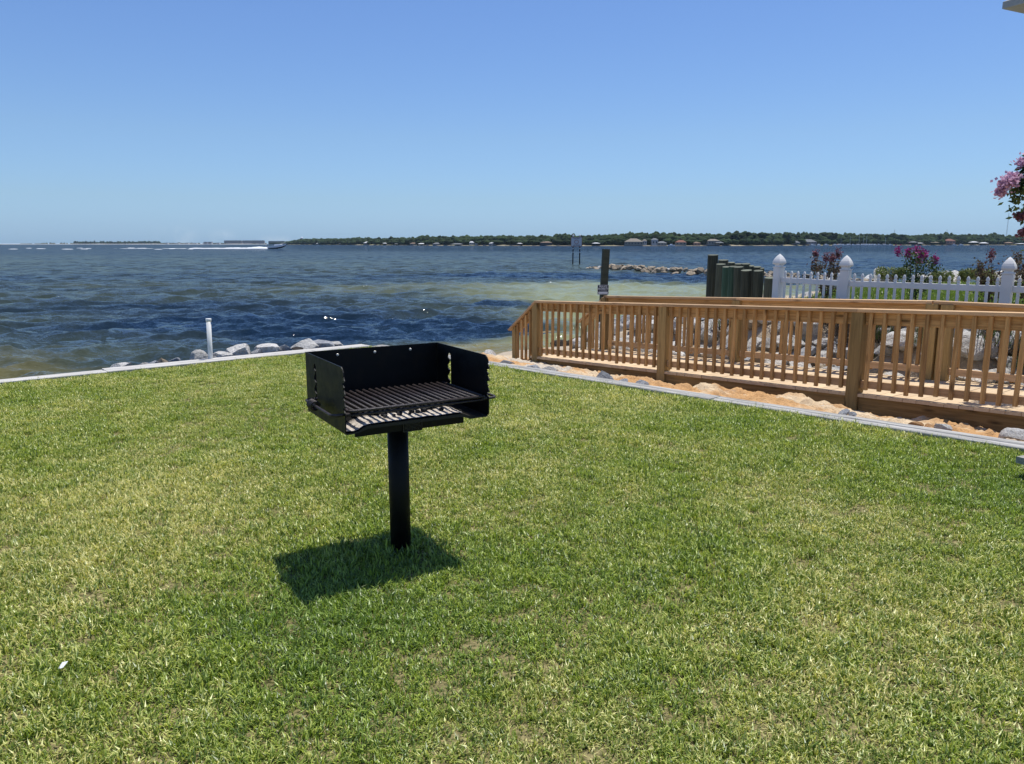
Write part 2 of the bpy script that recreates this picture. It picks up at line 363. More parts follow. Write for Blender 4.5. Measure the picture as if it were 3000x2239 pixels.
# the sea bed seen through the water: seagrass beds (dark) and sand flats (light), laid out on the map
def ell(cx, cy, rx, ry, s, rot=0.):
    c, q = math.cos(rot), math.sin(rot); X2 = (WX - cx) * c + (WY - cy) * q; Y2 = -(WX - cx) * q + (WY - cy) * c
    return s * np.exp(-((X2 / rx) ** 2 + (Y2 / ry) ** 2) ** 1.5)
n_ = fbm(WX / 5, WY / 2.6, 5, 6, .68) - .5; n_f = fbm(WX / 60, WY / 22, 11, 4, .6) - .5
D_ = WY
base = np.interp(D_, [0, 14, 20, 32, 48, 75, 110, 170, 260, 14000], [.45, .42, .38, .36, .48, .43, .33, .18, .04, .0])
f_ = base + 0 * D_
f_ += ell(-9.8, 13.2, 5, 5.5, .30) + ell(-15, 22, 5, 5, .15) + ell(-3, 17.2, 3, .8, .15)                      # tan flat off the left of the wall
f_ -= ell(-5.2, 15.6, 3.6, 3.6, .40) + ell(-7, 23.5, 9, 4.2, .50, .1) + ell(-16, 29, 9, 3.4, .30) + ell(-1.9, 21.2, 4.4, 2.5, .75, .12) + ell(-12, 55, 40, 7, .22) + ell(.3, 31, 3.2, 1.7, .5)   # seagrass beds
f_ += ell(-1.9, 15.9, 3.4, 1.5, .50, -.1) + ell(.6, 17.6, 5, 2.6, .65) + ell(-3.4, 22.6, 2.0, 1.0, .55) + ell(7, 30, 8, 11, .50) + ell(9, 42, 11, 12, .45) + ell(3.5, 24, 4, 4, .50) + ell(1.9, 19.6, 2.6, 3.0, .55) + ell(-6, 42, 12, 6, .12)
f_ -= ell(9, 59, 14, 5.0, .9, -.2) + ell(15, 50, 8, 4, .5)
f_ -= np.clip((WX - 14) / 10, 0, 1) * np.clip((WY - 55) / 20, 0, 1) * .4
f_ += .62 * n_ * np.clip(1.3 - D_ / 90, .4, 1) + .42 * n_f * np.clip(D_ / 60, 0, 1)
sea_a = np.clip(f_, 0, 1)
warm = np.clip(ell(-9.5, 13.5, 9, 9, .9) + ell(-1.4, 16, 5, 3, .9) + ell(-3.4, 22.6, 3, 2, .6) + .5 * n_ + .1, 0, 1)
me = npmesh('water', V, Q, M['water'])
for nm, arr in (('sea', sea_a), ('crest', np.clip(crest, 0, 1)), ('warm', warm)):
    at = me.attributes.new(nm, 'FLOAT', 'POINT'); at.data.foreach_set('value', arr.astype(np.float32).ravel())
tag(link(bpy.data.objects.new('water', me)), kind='structure')

# ------------------------------------------------------------------ lawn ground + grass
t = NT('thatch'); v = t.coord('World'); n1 = t.noise(v, 40, 4, .7); n2 = t.noise(v, 1.3, 3)
col = t.mix(t.mr(n1, .35, .65), (.045, .048, .015), (.30, .25, .12)); M['thatch'] = t.pbr(col, .95, .1)
Kc = K - NR * 0.01
a = K; bL = K + DL * 16; bR = K + DR * 17
meshobj('lawn', [(a[0], a[1], 0), (bL[0], bL[1], 0), (bL[0], -6, 0), (14, -6, 0), (bR[0], bR[1], 0)], [(0, 1, 2, 3, 4)], M['thatch'])
tag(bpy.data.objects['lawn'], kind='structure')
def grass_mat(name, g1, g2, dry, dryamt, tr=.35, lush=()):
    t = NT(name); at = t.attr('tint', 'Fac')
    wv = t.coord('World'); big = t.noise(wv, .75, 4, .65); mid = t.noise(wv, 3.2, 3, .6)
    r = t.n('ObjectInfo').outputs['Random']
    k = t.math('ADD', t.math('MULTIPLY', at, .55), t.math('ADD', t.math('MULTIPLY', big, .9), t.math('ADD', t.math('MULTIPLY', mid, .6), t.math('MULTIPLY', r, .14))))
    sep = t.n('NewGeometry').outputs['Position']
    for cx_, cy_, r_, w_ in lush:     # broad lush (dark green) and worn (straw) areas of the lawn
        dn = t.n('VectorMath', operation='DISTANCE'); t.t.links.new(sep, dn.inputs[0]); dn.inputs[1].default_value = (cx_, cy_, 0)
        k = t.math('ADD', k, t.math('MULTIPLY', t.mr(dn.outputs['Value'], r_, r_ * .2), w_))
    g1 = t.mix(t.mr(k, .75, 1.15), tuple(c * .62 for c in g1), g1); g2 = t.mix(t.mr(k, .70, 1.15), (g2[0] * .55, g2[1] * .72, g2[2] * .9), g2)
    col = t.mix(t.mr(at, 0, 1), g1, g2)
    col = t.mix(t.mr(k, dryamt, dryamt + .30), col, dry)
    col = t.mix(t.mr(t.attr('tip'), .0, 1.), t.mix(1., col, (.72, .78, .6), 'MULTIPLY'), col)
    df = t.n('BsdfDiffuse'); t.set(df.inputs[0], col)
    ts = t.n('BsdfTranslucent'); t.set(ts.inputs[0], t.mix(1., col, (1.15, 1.2, .55), 'MULTIPLY'))
    gl = t.n('BsdfGlossy'); gl.inputs['Roughness'].default_value = .42; gl.inputs[0].default_value = (.9, .95, .85, 1)
    m1 = t.n('MixShader'); m1.inputs[0].default_value = tr; t.t.links.new(df.outputs[0], m1.inputs[1]); t.t.links.new(ts.outputs[0], m1.inputs[2])
    m2 = t.n('MixShader'); m2.inputs[0].default_value = .05; t.t.links.new(m1.outputs[0], m2.inputs[1]); t.t.links.new(gl.outputs[0], m2.inputs[2])
    t.t.links.new(m2.outputs[0], t.out.inputs[0]); return t.m
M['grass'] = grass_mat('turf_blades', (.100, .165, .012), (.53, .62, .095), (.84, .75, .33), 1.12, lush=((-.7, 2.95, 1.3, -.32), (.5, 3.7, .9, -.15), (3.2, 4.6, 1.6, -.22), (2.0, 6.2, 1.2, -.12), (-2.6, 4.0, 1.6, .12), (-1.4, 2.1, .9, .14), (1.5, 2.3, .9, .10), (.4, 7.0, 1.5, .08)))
def clump_mesh(name, nb, rad, lmin, lmax, w, mat, seed, stand=.5):
    g = np.random.default_rng(seed); V = []; Fc = []; ti = []; tp = []
    for i in range(nb):
        a0 = g.random() * 6.283; r0 = rad * math.sqrt(g.random()); x, y = r0 * math.cos(a0), r0 * math.sin(a0)
        L = lmin + (lmax - lmin) * g.random(); az = g.random() * 6.283; tilt = g.random() ** stand * 1.35
        dx, dy = math.cos(az), math.sin(az); px, py = -dy, dx; ww = w * (.6 + .7 * g.random()) / 2; tv = g.random()
        b = len(V); t1 = tilt * .55; t2 = min(1.75, tilt * 1.25)
        p0 = np.array([x, y, -.004]); p1 = p0 + np.array([dx * math.sin(t1), dy * math.sin(t1), math.cos(t1)]) * L * .5
        p2 = p1 + np.array([dx * math.sin(t2), dy * math.sin(t2), math.cos(t2)]) * L * .5
        tw = np.array([px, py, .25 * (g.random() - .5)])
        V += [p0 - tw * ww * .7, p0 + tw * ww * .7, p1 + tw * ww, p1 - tw * ww, p2]
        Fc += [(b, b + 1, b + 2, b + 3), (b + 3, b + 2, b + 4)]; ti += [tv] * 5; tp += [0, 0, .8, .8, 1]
    me = bpy.data.meshes.new(name); me.from_pydata([tuple(v) for v in V], [], Fc); me.materials.append(mat)
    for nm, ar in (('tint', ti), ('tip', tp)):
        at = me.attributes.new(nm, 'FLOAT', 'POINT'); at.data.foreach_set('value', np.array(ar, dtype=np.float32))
    return bpy.data.objects.new(name, me)
def scatter(name, P, scl, rz, tilt, objs):
    col = bpy.data.collections.new(name + '_blades')
    for o in objs: col.objects.link(o)
    me = bpy.data.meshes.new(name); me.vertices.add(len(P)); me.vertices.foreach_set('co', P.astype(np.float32).ravel())
    rot = np.stack([tilt[:, 0], tilt[:, 1], rz], -1).astype(np.float32)
    at = me.attributes.new('rot', 'FLOAT_VECTOR', 'POINT'); at.data.foreach_set('vector', rot.ravel())
    at = me.attributes.new('scl', 'FLOAT', 'POINT'); at.data.foreach_set('value', scl.astype(np.float32))
    at = me.attributes.new('pick', 'INT', 'POINT'); at.data.foreach_set('value', rng.integers(0, len(objs), len(P)).astype(np.int32))
    o = link(bpy.data.objects.new(name, me))
    ng = bpy.data.node_groups.new(name + '_scatter', 'GeometryNodeTree')
    ng.interface.new_socket('Geometry', in_out='INPUT', socket_type='NodeSocketGeometry')
    ng.interface.new_socket('Geometry', in_out='OUTPUT', socket_type='NodeSocketGeometry')
    N = ng.nodes; gi = N.new('NodeGroupInput'); go = N.new('NodeGroupOutput'); ip = N.new('GeometryNodeInstanceOnPoints')
    ci = N.new('GeometryNodeCollectionInfo'); ci.inputs['Collection'].default_value = col
    ci.inputs['Separate Children'].default_value = True; ci.inputs['Reset Children'].default_value = True
    def na(nm, ty):
        q = N.new('GeometryNodeInputNamedAttribute'); q.data_type = ty; q.inputs[0].default_value = nm; return q.outputs[0]
    m2p = N.new('GeometryNodeMeshToPoints')
    ng.links.new(gi.outputs[0], m2p.inputs[0]); ng.links.new(m2p.outputs[0], ip.inputs['Points'])
    ng.links.new(ci.outputs[0], ip.inputs['Instance']); ip.inputs['Pick Instance'].default_value = True
    ng.links.new(na('pick', 'INT'), ip.inputs['Instance Index'])
    ng.links.new(na('rot', 'FLOAT_VECTOR'), ip.inputs['Rotation']); ng.links.new(na('scl', 'FLOAT'), ip.inputs['Scale'])
    ng.links.new(ip.outputs[0], go.inputs[0])
    md = o.modifiers.new('scatter', 'NODES'); md.node_group = ng
    return o
GX0, GY0 = -.571, 3.679
turf = [clump_mesh('turf_clump', 70, .065, .016, .046, .0043, M['grass'], 10 + i, .55) for i in range(5)]
turf += [clump_mesh('turf_clump', 46, .05, .022, .056, .0045, M['grass'], 30 + i, .8) for i in range(2)]
def lawn_mask(x, y, m=.03):
    u, v_ = uv(x, y); lw = (x - K[0]) * NL[0] + (y - K[1]) * NL[1]
    return (v_ < m) & (lw < m) & (np.abs(x) < .70 * y + 2.5) & (y > .9)
dens = 480
n_pts = int(16.5 * 11.3 * dens); px_ = rng.uniform(-9, 7.5, n_pts); py_ = rng.uniform(.9, 12.2, n_pts)
ok = lawn_mask(px_, py_, .035); keep = rng.random(n_pts) < np.clip(.42 + fbm(px_ * 2.2, py_ * 2.2, 31, 4) * 1.05, .68, 1)
ok &= keep & (np.hypot(px_ - GX0, py_ - GY0) > .05); px_ = px_[ok]; py_ = py_[ok]; n_pts = len(px_)
lush = fbm(px_ * 1.1, py_ * 1.1, 41, 3)
P = np.stack([px_, py_, .0 + .02 * (fbm(px_ * 1.5, py_ * 1.5, 8, 3) - .5)], -1)
edge = np.minimum(np.abs(uv(px_, py_)[1]), 5) < .25
scl = (.62 + .55 * lush + .25 * rng.random(n_pts)); scl[edge] *= 1.2; nearpost = np.hypot(px_ - GX0, py_ - GY0) < .13; scl[nearpost] *= 1.45
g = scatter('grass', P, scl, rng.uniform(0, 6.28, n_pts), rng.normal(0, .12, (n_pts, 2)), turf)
tag(g, 'short mown green lawn with dry yellow patches around the grill', 'grass', kind='stuff')

# ------------------------------------------------------------------ boards
def board(name, p0, p1, w, t, mat, parent, up=(0, 0, 1), ch=.003, mesh=None, label=None):
    """prism along local X from p0 to p1; width along local Y, thickness along local Z(up)"""
    p0 = Vector(p0); p1 = Vector(p1); X_ = (p1 - p0); L = X_.length; X_.normalize(); Z_ = Vector(up); Z_ = (Z_ - X_ * Z_.dot(X_)).normalized(); Y_ = Z_.cross(X_)
    if mesh is None:
        a, b = w / 2, t / 2; sec = [(-a + ch, -b), (a - ch, -b), (a, -b + ch), (a, b - ch), (a - ch, b), (-a + ch, b), (-a, b - ch), (-a, -b + ch)]
        V = [(x, y, z) for x in (0, L) for y, z in sec]
        Fc = [(k, (k + 1) % 8, 8 + (k + 1) % 8, 8 + k) for k in range(8)]; Fc = [f[::-1] for f in Fc] + [tuple(range(8)), tuple(range(15, 7, -1))]
        Fc = [f[::-1] for f in Fc]
        mesh = bpy.data.meshes.new(name); mesh.from_pydata(V, [], Fc); mesh.materials.append(mat)
    o = bpy.data.objects.new(name, mesh); link(o)
    Mx = Matrix((X_, Y_, Z_)).transposed().to_4x4(); Mx.translation = p0
    if parent is not None:
        o.parent = parent; pm = parent
        off = Vector((0, 0, 0))
        while pm is not None: off += pm.location; pm = pm.parent
        Mx.translation = p0 - off
    o.matrix_local = Mx
    if label: o['label'] = label
    return o

# seawalls with plank caps
def seawall(name, label, A, D, Nn, L, w, mat, joints, z=.035):
    r = empty(name, (A[0], A[1], 0), label=label, cat='seawall')
    js = [0] + joints + [L]
    for i in range(len(js) - 1):
        for k in (0, 1):
            off = Nn * (w * (.25 + .5 * k)) ; a = A + D * (js[i] + (.004 if i else 0)) + off; b = A + D * js[i + 1] + off
            dz = .004 * rng.normal()
            board('cap_board', (a[0], a[1], z - .02 + dz), (b[0], b[1], z - .02 + dz + .003 * rng.normal()), w / 2 - .006, .045, mat, r, ch=.006)
    a = A + Nn * (w * .55); b = a + D * L
    board('wall_face', (a[0], a[1], -.66), (b[0], b[1], -.66), 1.24, .06, M['oldwood'], r, up=(Nn[0], Nn[1], 0))
    return r
seawall('seawall', 'white bleached timber seawall cap on the water side of the lawn', K + NL * .0, DL, NL, 14, .29, M['whitecap'], [.9, 3.6, 6.6, 9.5])
seawall('retaining_wall', 'grey weathered timber wall cap between lawn and orange sand', K + DR * .01, DR, NR, 15, .21, M['oldwood'], [2.6, 5.7, 8.9, 12.1])

# ------------------------------------------------------------------ pedestal grill
GX, GY, GT = -.571, 3.679, .539; GW, GD, GZ, GH = .725, .579, .722, .298
G = empty('pedestal_grill', (GX, GY, 0), GT, label='black steel park charcoal grill on a single round post in the lawn', cat='grill')
mb = MB(); mb.tube([(0, 0, -.1), (0, 0, .70)], .052, 40); mb.build('post', M['blacksteel'], G, True)
for p in bpy.data.objects['post'].data.polygons:
    if abs(p.normal.z) > .9: p.use_smooth = False
mb = MB()   # tapering bearer under the box
for sx in (-1, 1):
    mb.add([(sx * .001, -.17, .665), (sx * .001, .17, .665), (sx * .275, .17, .70), (sx * .275, -.17, .70), (sx * .001, -.17, .715), (sx * .001, .17, .715), (sx * .275, .17, .722), (sx * .275, -.17, .722)],
           [(0, 1, 2, 3), (7, 6, 5, 4), (0, 3, 7, 4), (1, 5, 6, 2), (3, 2, 6, 7)])
mb.box((0, -.172, .700), (.56, .006, .052)); mb.build('bearer', M['blacksteel'], G)
# maker's plate with raised border and rows of tiny worn lettering
mb = MB(); mb.box((.005, -.177, .692), (.10, .004, .050)); pl = mb.build('maker_plate', M['blacksteel'], G)
M['worn'] = plain('worn_raised_metal', (.11, .10, .09), .5, .4, nscale=400, namt=.6)
mb = MB()
for x0, z0, w_, h_ in ((.005, .7155, .096, .0012), (.005, .6685, .096, .0012)): mb.box((x0, -.1797, z0), (w_, .0012, h_))
for sx in (-1, 1): mb.box((.005 + sx * .048, -.1797, .692), (.0012, .0012, .046))
for row, (z0, n0) in enumerate(((.711, 9), (.7035, 12), (.697, 12), (.6905, 13), (.684, 13), (.6775, 10))):
    for k in range(n0):
        if rng.random() < .85: mb.box((.005 + (k - (n0 - 1) / 2) * .0064, -.1797, z0), (.0030 + .0018 * rng.random(), .0010, .0030 if row == 0 else .0015))
mb.build('raised_lettering', M['worn'], pl)

def plate(outer, holes, thick, fn, name, mat, parent):
    """2-D outline with holes -> solid sheet; fn maps (a, z, side) to 3-D"""
    polys = [[Vector((p[0], p[1], 0)) for p in q] for q in [outer] + holes]
    tr = tessellate_polygon(polys); flat = [p for q in polys for p in q]; n = len(flat)
    V = [fn(p.x, p.y, 0) for p in flat] + [fn(p.x, p.y, thick) for p in flat]
    Fc = [tuple(x) for x in tr] + [tuple(n + i for i in x[::-1]) for x in tr]
    b = 0
    for q in polys:
        m = len(q)
        for i in range(m): Fc.append((b + i, b + (i + 1) % m, n + b + (i + 1) % m, n + b + i))
        b += m
    o = meshobj(name, V, Fc, mat, parent)
    bm = bmesh.new(); bm.from_mesh(o.data); bmesh.ops.recalc_face_normals(bm, faces=bm.faces); bm.to_mesh(o.data); bm.free()
    return o
def side_outline():
    D, Hh = GD, GH
    pts = [(0, 0), (D - .02, 0), (D - .005, .004), (D, .018)]
    # front edge with three ratchet notches, from bottom up
    for zt in (.108, .163, .222):
        pts += [(D, zt - .012), (D - .016, zt - .004), (D - .017, zt + .006), (D + .010, zt + .013), (D + .008, zt + .019), (D - .010, zt + .037)]
    pts += [(D - .008, .272), (D - .002, .276)] if False else []
    pts += [(D, .262), (D - .004, .276), (D - .014, .289), (D - .03, Hh), (0, Hh)]
    slot = [(.172, .078), (.172, .245), (.166, .256), (.154, .260), (.142, .256), (.136, .246)]
    for zt in (.228, .172, .116):
        slot += [(.132, zt + .006), (.142, zt + .003), (.158, zt - .004), (.156, zt - .014), (.140, zt - .030), (.131, zt - .036)]
    slot += [(.135, .072), (.150, .068), (.165, .070)]
    # keep the slot monotone
    return pts, slot
o_, s_ = side_outline()
for sx in (-1, 1):
    plate(o_, [s_], .005, lambda a, z, t_, sx=sx: (sx * (GW / 2 - t_), GD / 2 - a, GZ + z), 'side_wall', M['blacksteel'], G)
mb = MB(); mb.box((0, GD / 2 - .0025, GZ + GH / 2), (GW - .012, .005, GH)); mb.build('back_wall', M['blacksteel'], G)
for fx in (-.20, .0, .20):
    mb = MB(); mb.lathe([(.0075, 0), (.0072, .002), (.005, .004), (.001, .005)], 14)
    b_ = mb.build('bolt', M['bolt'], G, True, (fx - .0, GD / 2 - .0052, GZ + GH - .026)); b_.rotation_euler = (R(90), 0, 0)
# floor pan: flat tray with scooped ends
prof = [(-.357, .002), (-.325, .002), (-.30, .006), (-.275, .020), (-.255, .026), (.195, .026), (.225, .023), (.26, .010), (.30, .002), (.357, .002)]
V = []; Fc = []
for (x, z) in prof:
    V += [(x, -GD / 2 + .004, GZ + z - .014 + (.008 if z < .01 else 0)), (x, -GD / 2 + .004, GZ + z), (x, GD / 2 - .006, GZ + .004 + z * .9), (x, GD / 2 - .006, GZ + .001)]
for i in range(len(prof) - 1):
    a = i * 4
    for k in range(4): Fc.append((a + k, a + 4 + k, a + 4 + (k + 1) % 4, a + (k + 1) % 4))
Fc += [(0, 1, 2, 3), tuple((len(prof) - 1) * 4 + k for k in (3, 2, 1, 0))]
t = NT('grill_steel'); v = t.coord('Object'); n1 = t.noise(v, 14, 5, .6); n2 = t.noise(v, 5, 4, .7); n3 = t.noise(v, 160, 3)
c_ = t.mix(t.mr(n1, .35, .7), (.0030, .0030, .0034), (.0075, .0072, .0068)); c_ = t.mix(t.math('MULTIPLY', t.mr(n2, .56, .74), .7), c_, (.020, .011, .006))
GM = t.pbr(c_, t.mr(n1, .3, .7, .42, .62), .22, normal=t.bump(n3, .15, .002))
for o in bpy.data.objects:
    if o.parent in (G, ) and o.type == 'MESH' and o.data.materials and o.data.materials[0] == M['blacksteel']: o.data.materials[0] = GM
t = NT('rusty_tray'); v = t.coord('Object'); n1 = t.noise(v, 30, 4)
M['tray'] = t.pbr(t.mix(n1, (.014, .013, .011), (.035, .030, .021)), .6, .3)
meshobj('fire_pan', V, Fc, M['tray'], G)
# ash bed: a thin lumpy layer with charcoal lumps lying in it
t = NT('wood_ash'); v = t.coord('Object'); n1 = t.noise(v, 22, 5, .7); n2 = t.noise(v, 90, 3)
c_ = t.mix(t.mr(n1, .40, .62), (.62, .56, .48), (.36, .31, .26)); c_ = t.mix(t.mr(n2, .58, .68), c_, (.05, .045, .04))
sp0 = t.n('SeparateXYZ'); t.t.links.new(v, sp0.inputs[0]); n3 = t.noise(v, 18, 4, .7)
c_ = t.mix(t.mr(t.math('ADD', sp0.outputs[1], t.math('MULTIPLY', n3, .16)), -.075, -.045), c_, (.009, .009, .009))   # soot and cinders at the back, ash at the front
M['ash'] = t.pbr(c_, .95, .1, normal=t.bump(n2, .7, .004))
t = NT('charcoal'); v = t.coord('Object'); n1 = t.noise(v, 60, 4)
M['coal'] = t.pbr(t.mix(t.mr(n1, .45, .7), (.006, .006, .007), (.05, .05, .055)), .8, .3)
ax = np.linspace(-.352, .225, 150); ay = np.linspace(-GD / 2 + .010, GD / 2 - .02, 110)
AX, AY = np.meshgrid(ax, ay)
pz = np.interp(AX, [p[0] for p in prof], [p[1] for p in prof])
AZ = GZ + pz + .004 + .008 * fbm(AX * 25, AY * 25, 21, 4) + .010 * np.clip((AY + .2) / .3, 0, 1)
idx = np.arange(AX.size).reshape(AX.shape)
Q = np.stack([idx[:-1, :-1], idx[:-1, 1:], idx[1:, 1:], idx[1:, :-1]], -1).reshape(-1, 4)
me = npmesh('ash', np.stack([AX, AY, AZ], -1).reshape(-1, 3), Q, M['ash'])
ash = link(bpy.data.objects.new('ash', me)); ash.parent = G
def rock_mesh(name, seed, mat, sub=4, planes=20, rough=.045):
    g = random.Random(seed); bm = bmesh.new(); bmesh.ops.create_icosphere(bm, subdivisions=sub, radius=1)
    sc = Vector((1, g.uniform(.65, .95), g.uniform(.5, .8)))
    pl_ = [(Vector((g.gauss(0, 1), g.gauss(0, 1), g.gauss(0, 1))).normalized(), g.uniform(.45, .80)) for _ in range(planes)]
    from mathutils import noise as mn
    planes = max(planes, 18)
    for v in bm.verts:
        for n_, h in pl_:
            q = v.co.dot(n_) - h
            if q > 0: v.co -= n_ * q
        v.co += v.co.normalized() * rough * mn.fractal(v.co * 2.3 + Vector((seed, 0, 0)), 1., 2., 4)
        v.co = Vector((v.co.x * sc.x, v.co.y * sc.y, v.co.z * sc.z))
    me = bpy.data.meshes.new(name); bm.to_mesh(me); bm.free(); me.materials.append(mat); return me
coalm = [rock_mesh('charcoal', 900 + i, M['coal'], 2, 10) for i in range(4)]
for i in range(90):
    x = -.29 + .40 * rng.random() + .03 * rng.normal(); y = -.215 + .20 * rng.random() ** .8
    if i > 62: x = rng.uniform(-.3, .2); y = rng.uniform(-.05, .2)
    if x < -.33 or x > .22: continue
    o = link(bpy.data.objects.new('charcoal', coalm[i % 4])); o.location = (0, 0, 0)
    M4 = Matrix.Translation((GX, GY, 0)) @ Matrix.Rotation(GT, 4, 'Z') @ Matrix.Translation((x, y, GZ + .042))
    o.matrix_world = M4 @ Matrix.Rotation(rng.random() * 6, 4, 'Z') @ Matrix.Scale(.010 + .012 * rng.random(), 4)
    tag(o, 'burnt charcoal lump among white ash in the grill pan', 'charcoal', 'charcoal lumps in the grill')
# cooking grate: front and back rods, bars, handles that leave through the notches, coil grips
gr = meshobj('cooking_grate', [], [], M['grate'], G); gr.parent = G
mb = MB(); gz = GZ + .098; yf = -GD / 2 + .012; yb = GD / 2 - .135
mb.tube([(-GW / 2 + .03, yf + .06, gz), (-GW / 2 + .022, yf + .02, gz), (-GW / 2 + .035, yf + .004, gz), (-GW / 2 + .06, yf, gz), (GW / 2 - .02, yf, gz)], .0068, 10)
mb.tube([(-GW / 2 + .012, yf + .004, gz - .018), (GW / 2 - .012, yf + .004, gz - .018)], .0050, 8)
mb.tube([(-GW / 2 + .012, yb, gz - .010), (GW / 2 - .012, yb, gz - .010)], .0060, 8)
nb = 20
for k in range(nb):
    x = -GW / 2 + .045 + (GW - .075) * k / (nb - 1); b_ = .002 * rng.normal()
    mb.tube([(x, yf + .003, gz), (x + b_, (yf + yb) / 2, gz + .001 * rng.normal()), (x, yb + .012, gz)], .0080, 8)
o = mb.build('grate_bars', M['grate'], G, True); bpy.data.objects.remove(gr); o.name = 'cooking_grate'; o.data.name = 'cooking_grate'; gr = o
for sx in (-1, 1):
    mb = MB(); X0 = sx * (GW / 2 - .03); X1 = sx * (GW / 2 + .052); y0 = yf + .004; y1 = GD / 2 - .146; zz = gz - .012
    pts = [(X0, y0, zz)]
    for (cx, cy, a0, a1) in ((X1 - sx * .03, y0 + .03, -90, 0), (X1 - sx * .03, y1 - .03, 0, 90)):
        for q in range(7):
            a = R(a0 + (a1 - a0) * q / 6); pts.append((cx + sx * .03 * math.cos(a), cy + .03 * math.sin(a), zz))
    pts.append((X0, y1, zz)); mb.tube(pts, .0068, 10); hd = mb.build('handle', M['grate'], gr, True)
    mb = MB(); yc = .5 * (y0 + y1) + .035
    for k in range(5):
        pts = [(X1 + 0.021 * math.cos(2 * math.pi * q / 18), yc + .014 * k + .014 * q / 18., zz + .021 * math.sin(2 * math.pi * q / 18)) for q in range(19)]
        if k == 0: hp = []
        hp += pts[:-1] if k < 4 else pts
    mb.tube(hp, .0045, 7)
    mb.build('coil_grip', M['grate'], hd if False else gr, True)
mb = MB()   # twisted bit of wire hanging off the right of the bearer
pts = [(.262 + .012 * math.cos(q * 1.1), -.18 + .008 * math.sin(q * 1.7), .705 + .006 * q / 4 - .012 * math.sin(q * .9)) for q in range(22)]
mb.tube(pts, .0014, 5); mb.build('wire_twist', M['blacksteel'], G, True)

# scrap of white paper on the grass
mb = MB(); mb.add([(-.014, -.002, .0), (.012, -.016, .012), (.015, .014, .020), (-.008, .016, .014), (-.002, -.01, .004)], [(0, 4, 1, 2, 3)])
o = mb.build('paper_scrap', plain('white_paper', (.85, .85, .85), .7), None, loc=(-1.642, 2.534, .026)); o.modifiers.new('thick', 'SOLIDIFY').thickness = .0015
tag(o, 'small torn white paper scrap lying on the grass', 'litter')

# ------------------------------------------------------------------ boardwalk
BW = empty('boardwalk', (P2.x, P2.y, -.4), label='new pine boardwalk ramp with balustrades running down to the beach', cat='boardwalk')
HR = .95
def pt(base, s, off=0., z=0.): p = base + d * s + nf * off; return Vector((p.x, p.y, z))
rt = .042
# deck: boards across the ramp, one mesh; local X = across
Wd = 1.50; mb = MB(); s = -2.93
along = Vector((d.x, d.y, rt)).normalized(); across = Vector((nf.x, nf.y, 0)); upv = across.cross(along); upv = upv if upv.z > 0 else -upv
Mloc = Matrix((across, along, upv)).transposed()
while s < 6.0:
    w_ = .140; a0 = -.06 + .004 * rng.normal(); a1 = 1.56 + .006 * rng.normal(); zz = .0015 * rng.normal()
    s2 = s + w_ - .005
    if s > 2.7: a1 += (s - 2.7) * .12
    c = .003
    V = [(x, y, z) for x in (a0, a1) for (y, z) in ((s, -.035), (s, zz - c), (s + c, zz), (s2 - c, zz), (s2, zz - c), (s2, -.035))]
    mb.add(V, [(0, 1, 2, 3, 4, 5), (11, 10, 9, 8, 7, 6)] + [(k, 6 + k, 6 + (k + 1) % 6, (k + 1) % 6) for k in range(6)])
    s += w_
t = NT('deck_pine'); co = t.coord('Object', (1, 1, 1)); sx_ = t.n('SeparateXYZ'); t.t.links.new(co, sx_.inputs[0])
bi = t.math('FLOOR', t.math('DIVIDE', t.math('ADD', sx_.outputs[1], 2.93), .140)); wn_ = t.n('TexWhiteNoise', noise_dimensions='1D'); t.t.links.new(bi, wn_.inputs['W'])
cv = t.n('CombineXYZ'); t.t.links.new(t.math('MULTIPLY', wn_.outputs[0], 50.), cv.inputs[0]); t.t.links.new(t.math('MULTIPLY', wn_.outputs[0], 90.), cv.inputs[1])
g1 = t.noise(t.coord('Object', (1.5, 26, 26), cv.outputs[0]), 1.5, 5, .6, .6)
col = t.mix(t.mr(g1, .3, .7), (.54, .40, .25), (.66, .51, .33)); col = t.mix(1., col, t.mr(wn_.outputs[0], 0, 1, .85, 1.1), 'MULTIPLY')
n2 = t.noise(t.coord('Object'), 3, 4); col = t.mix(t.math('MULTIPLY', t.mr(n2, .5, .75), .35), col, (.66, .50, .33))
M['deck'] = t.pbr(col, .85, .2, normal=t.bump(g1, .4, .003))
o = mb.build('deck', M['deck'], BW); Mx = Mloc.to_4x4(); Mx.translation = Vector((P2.x, P2.y, deck_z(0))) - BW.location; o.matrix_local = Mx
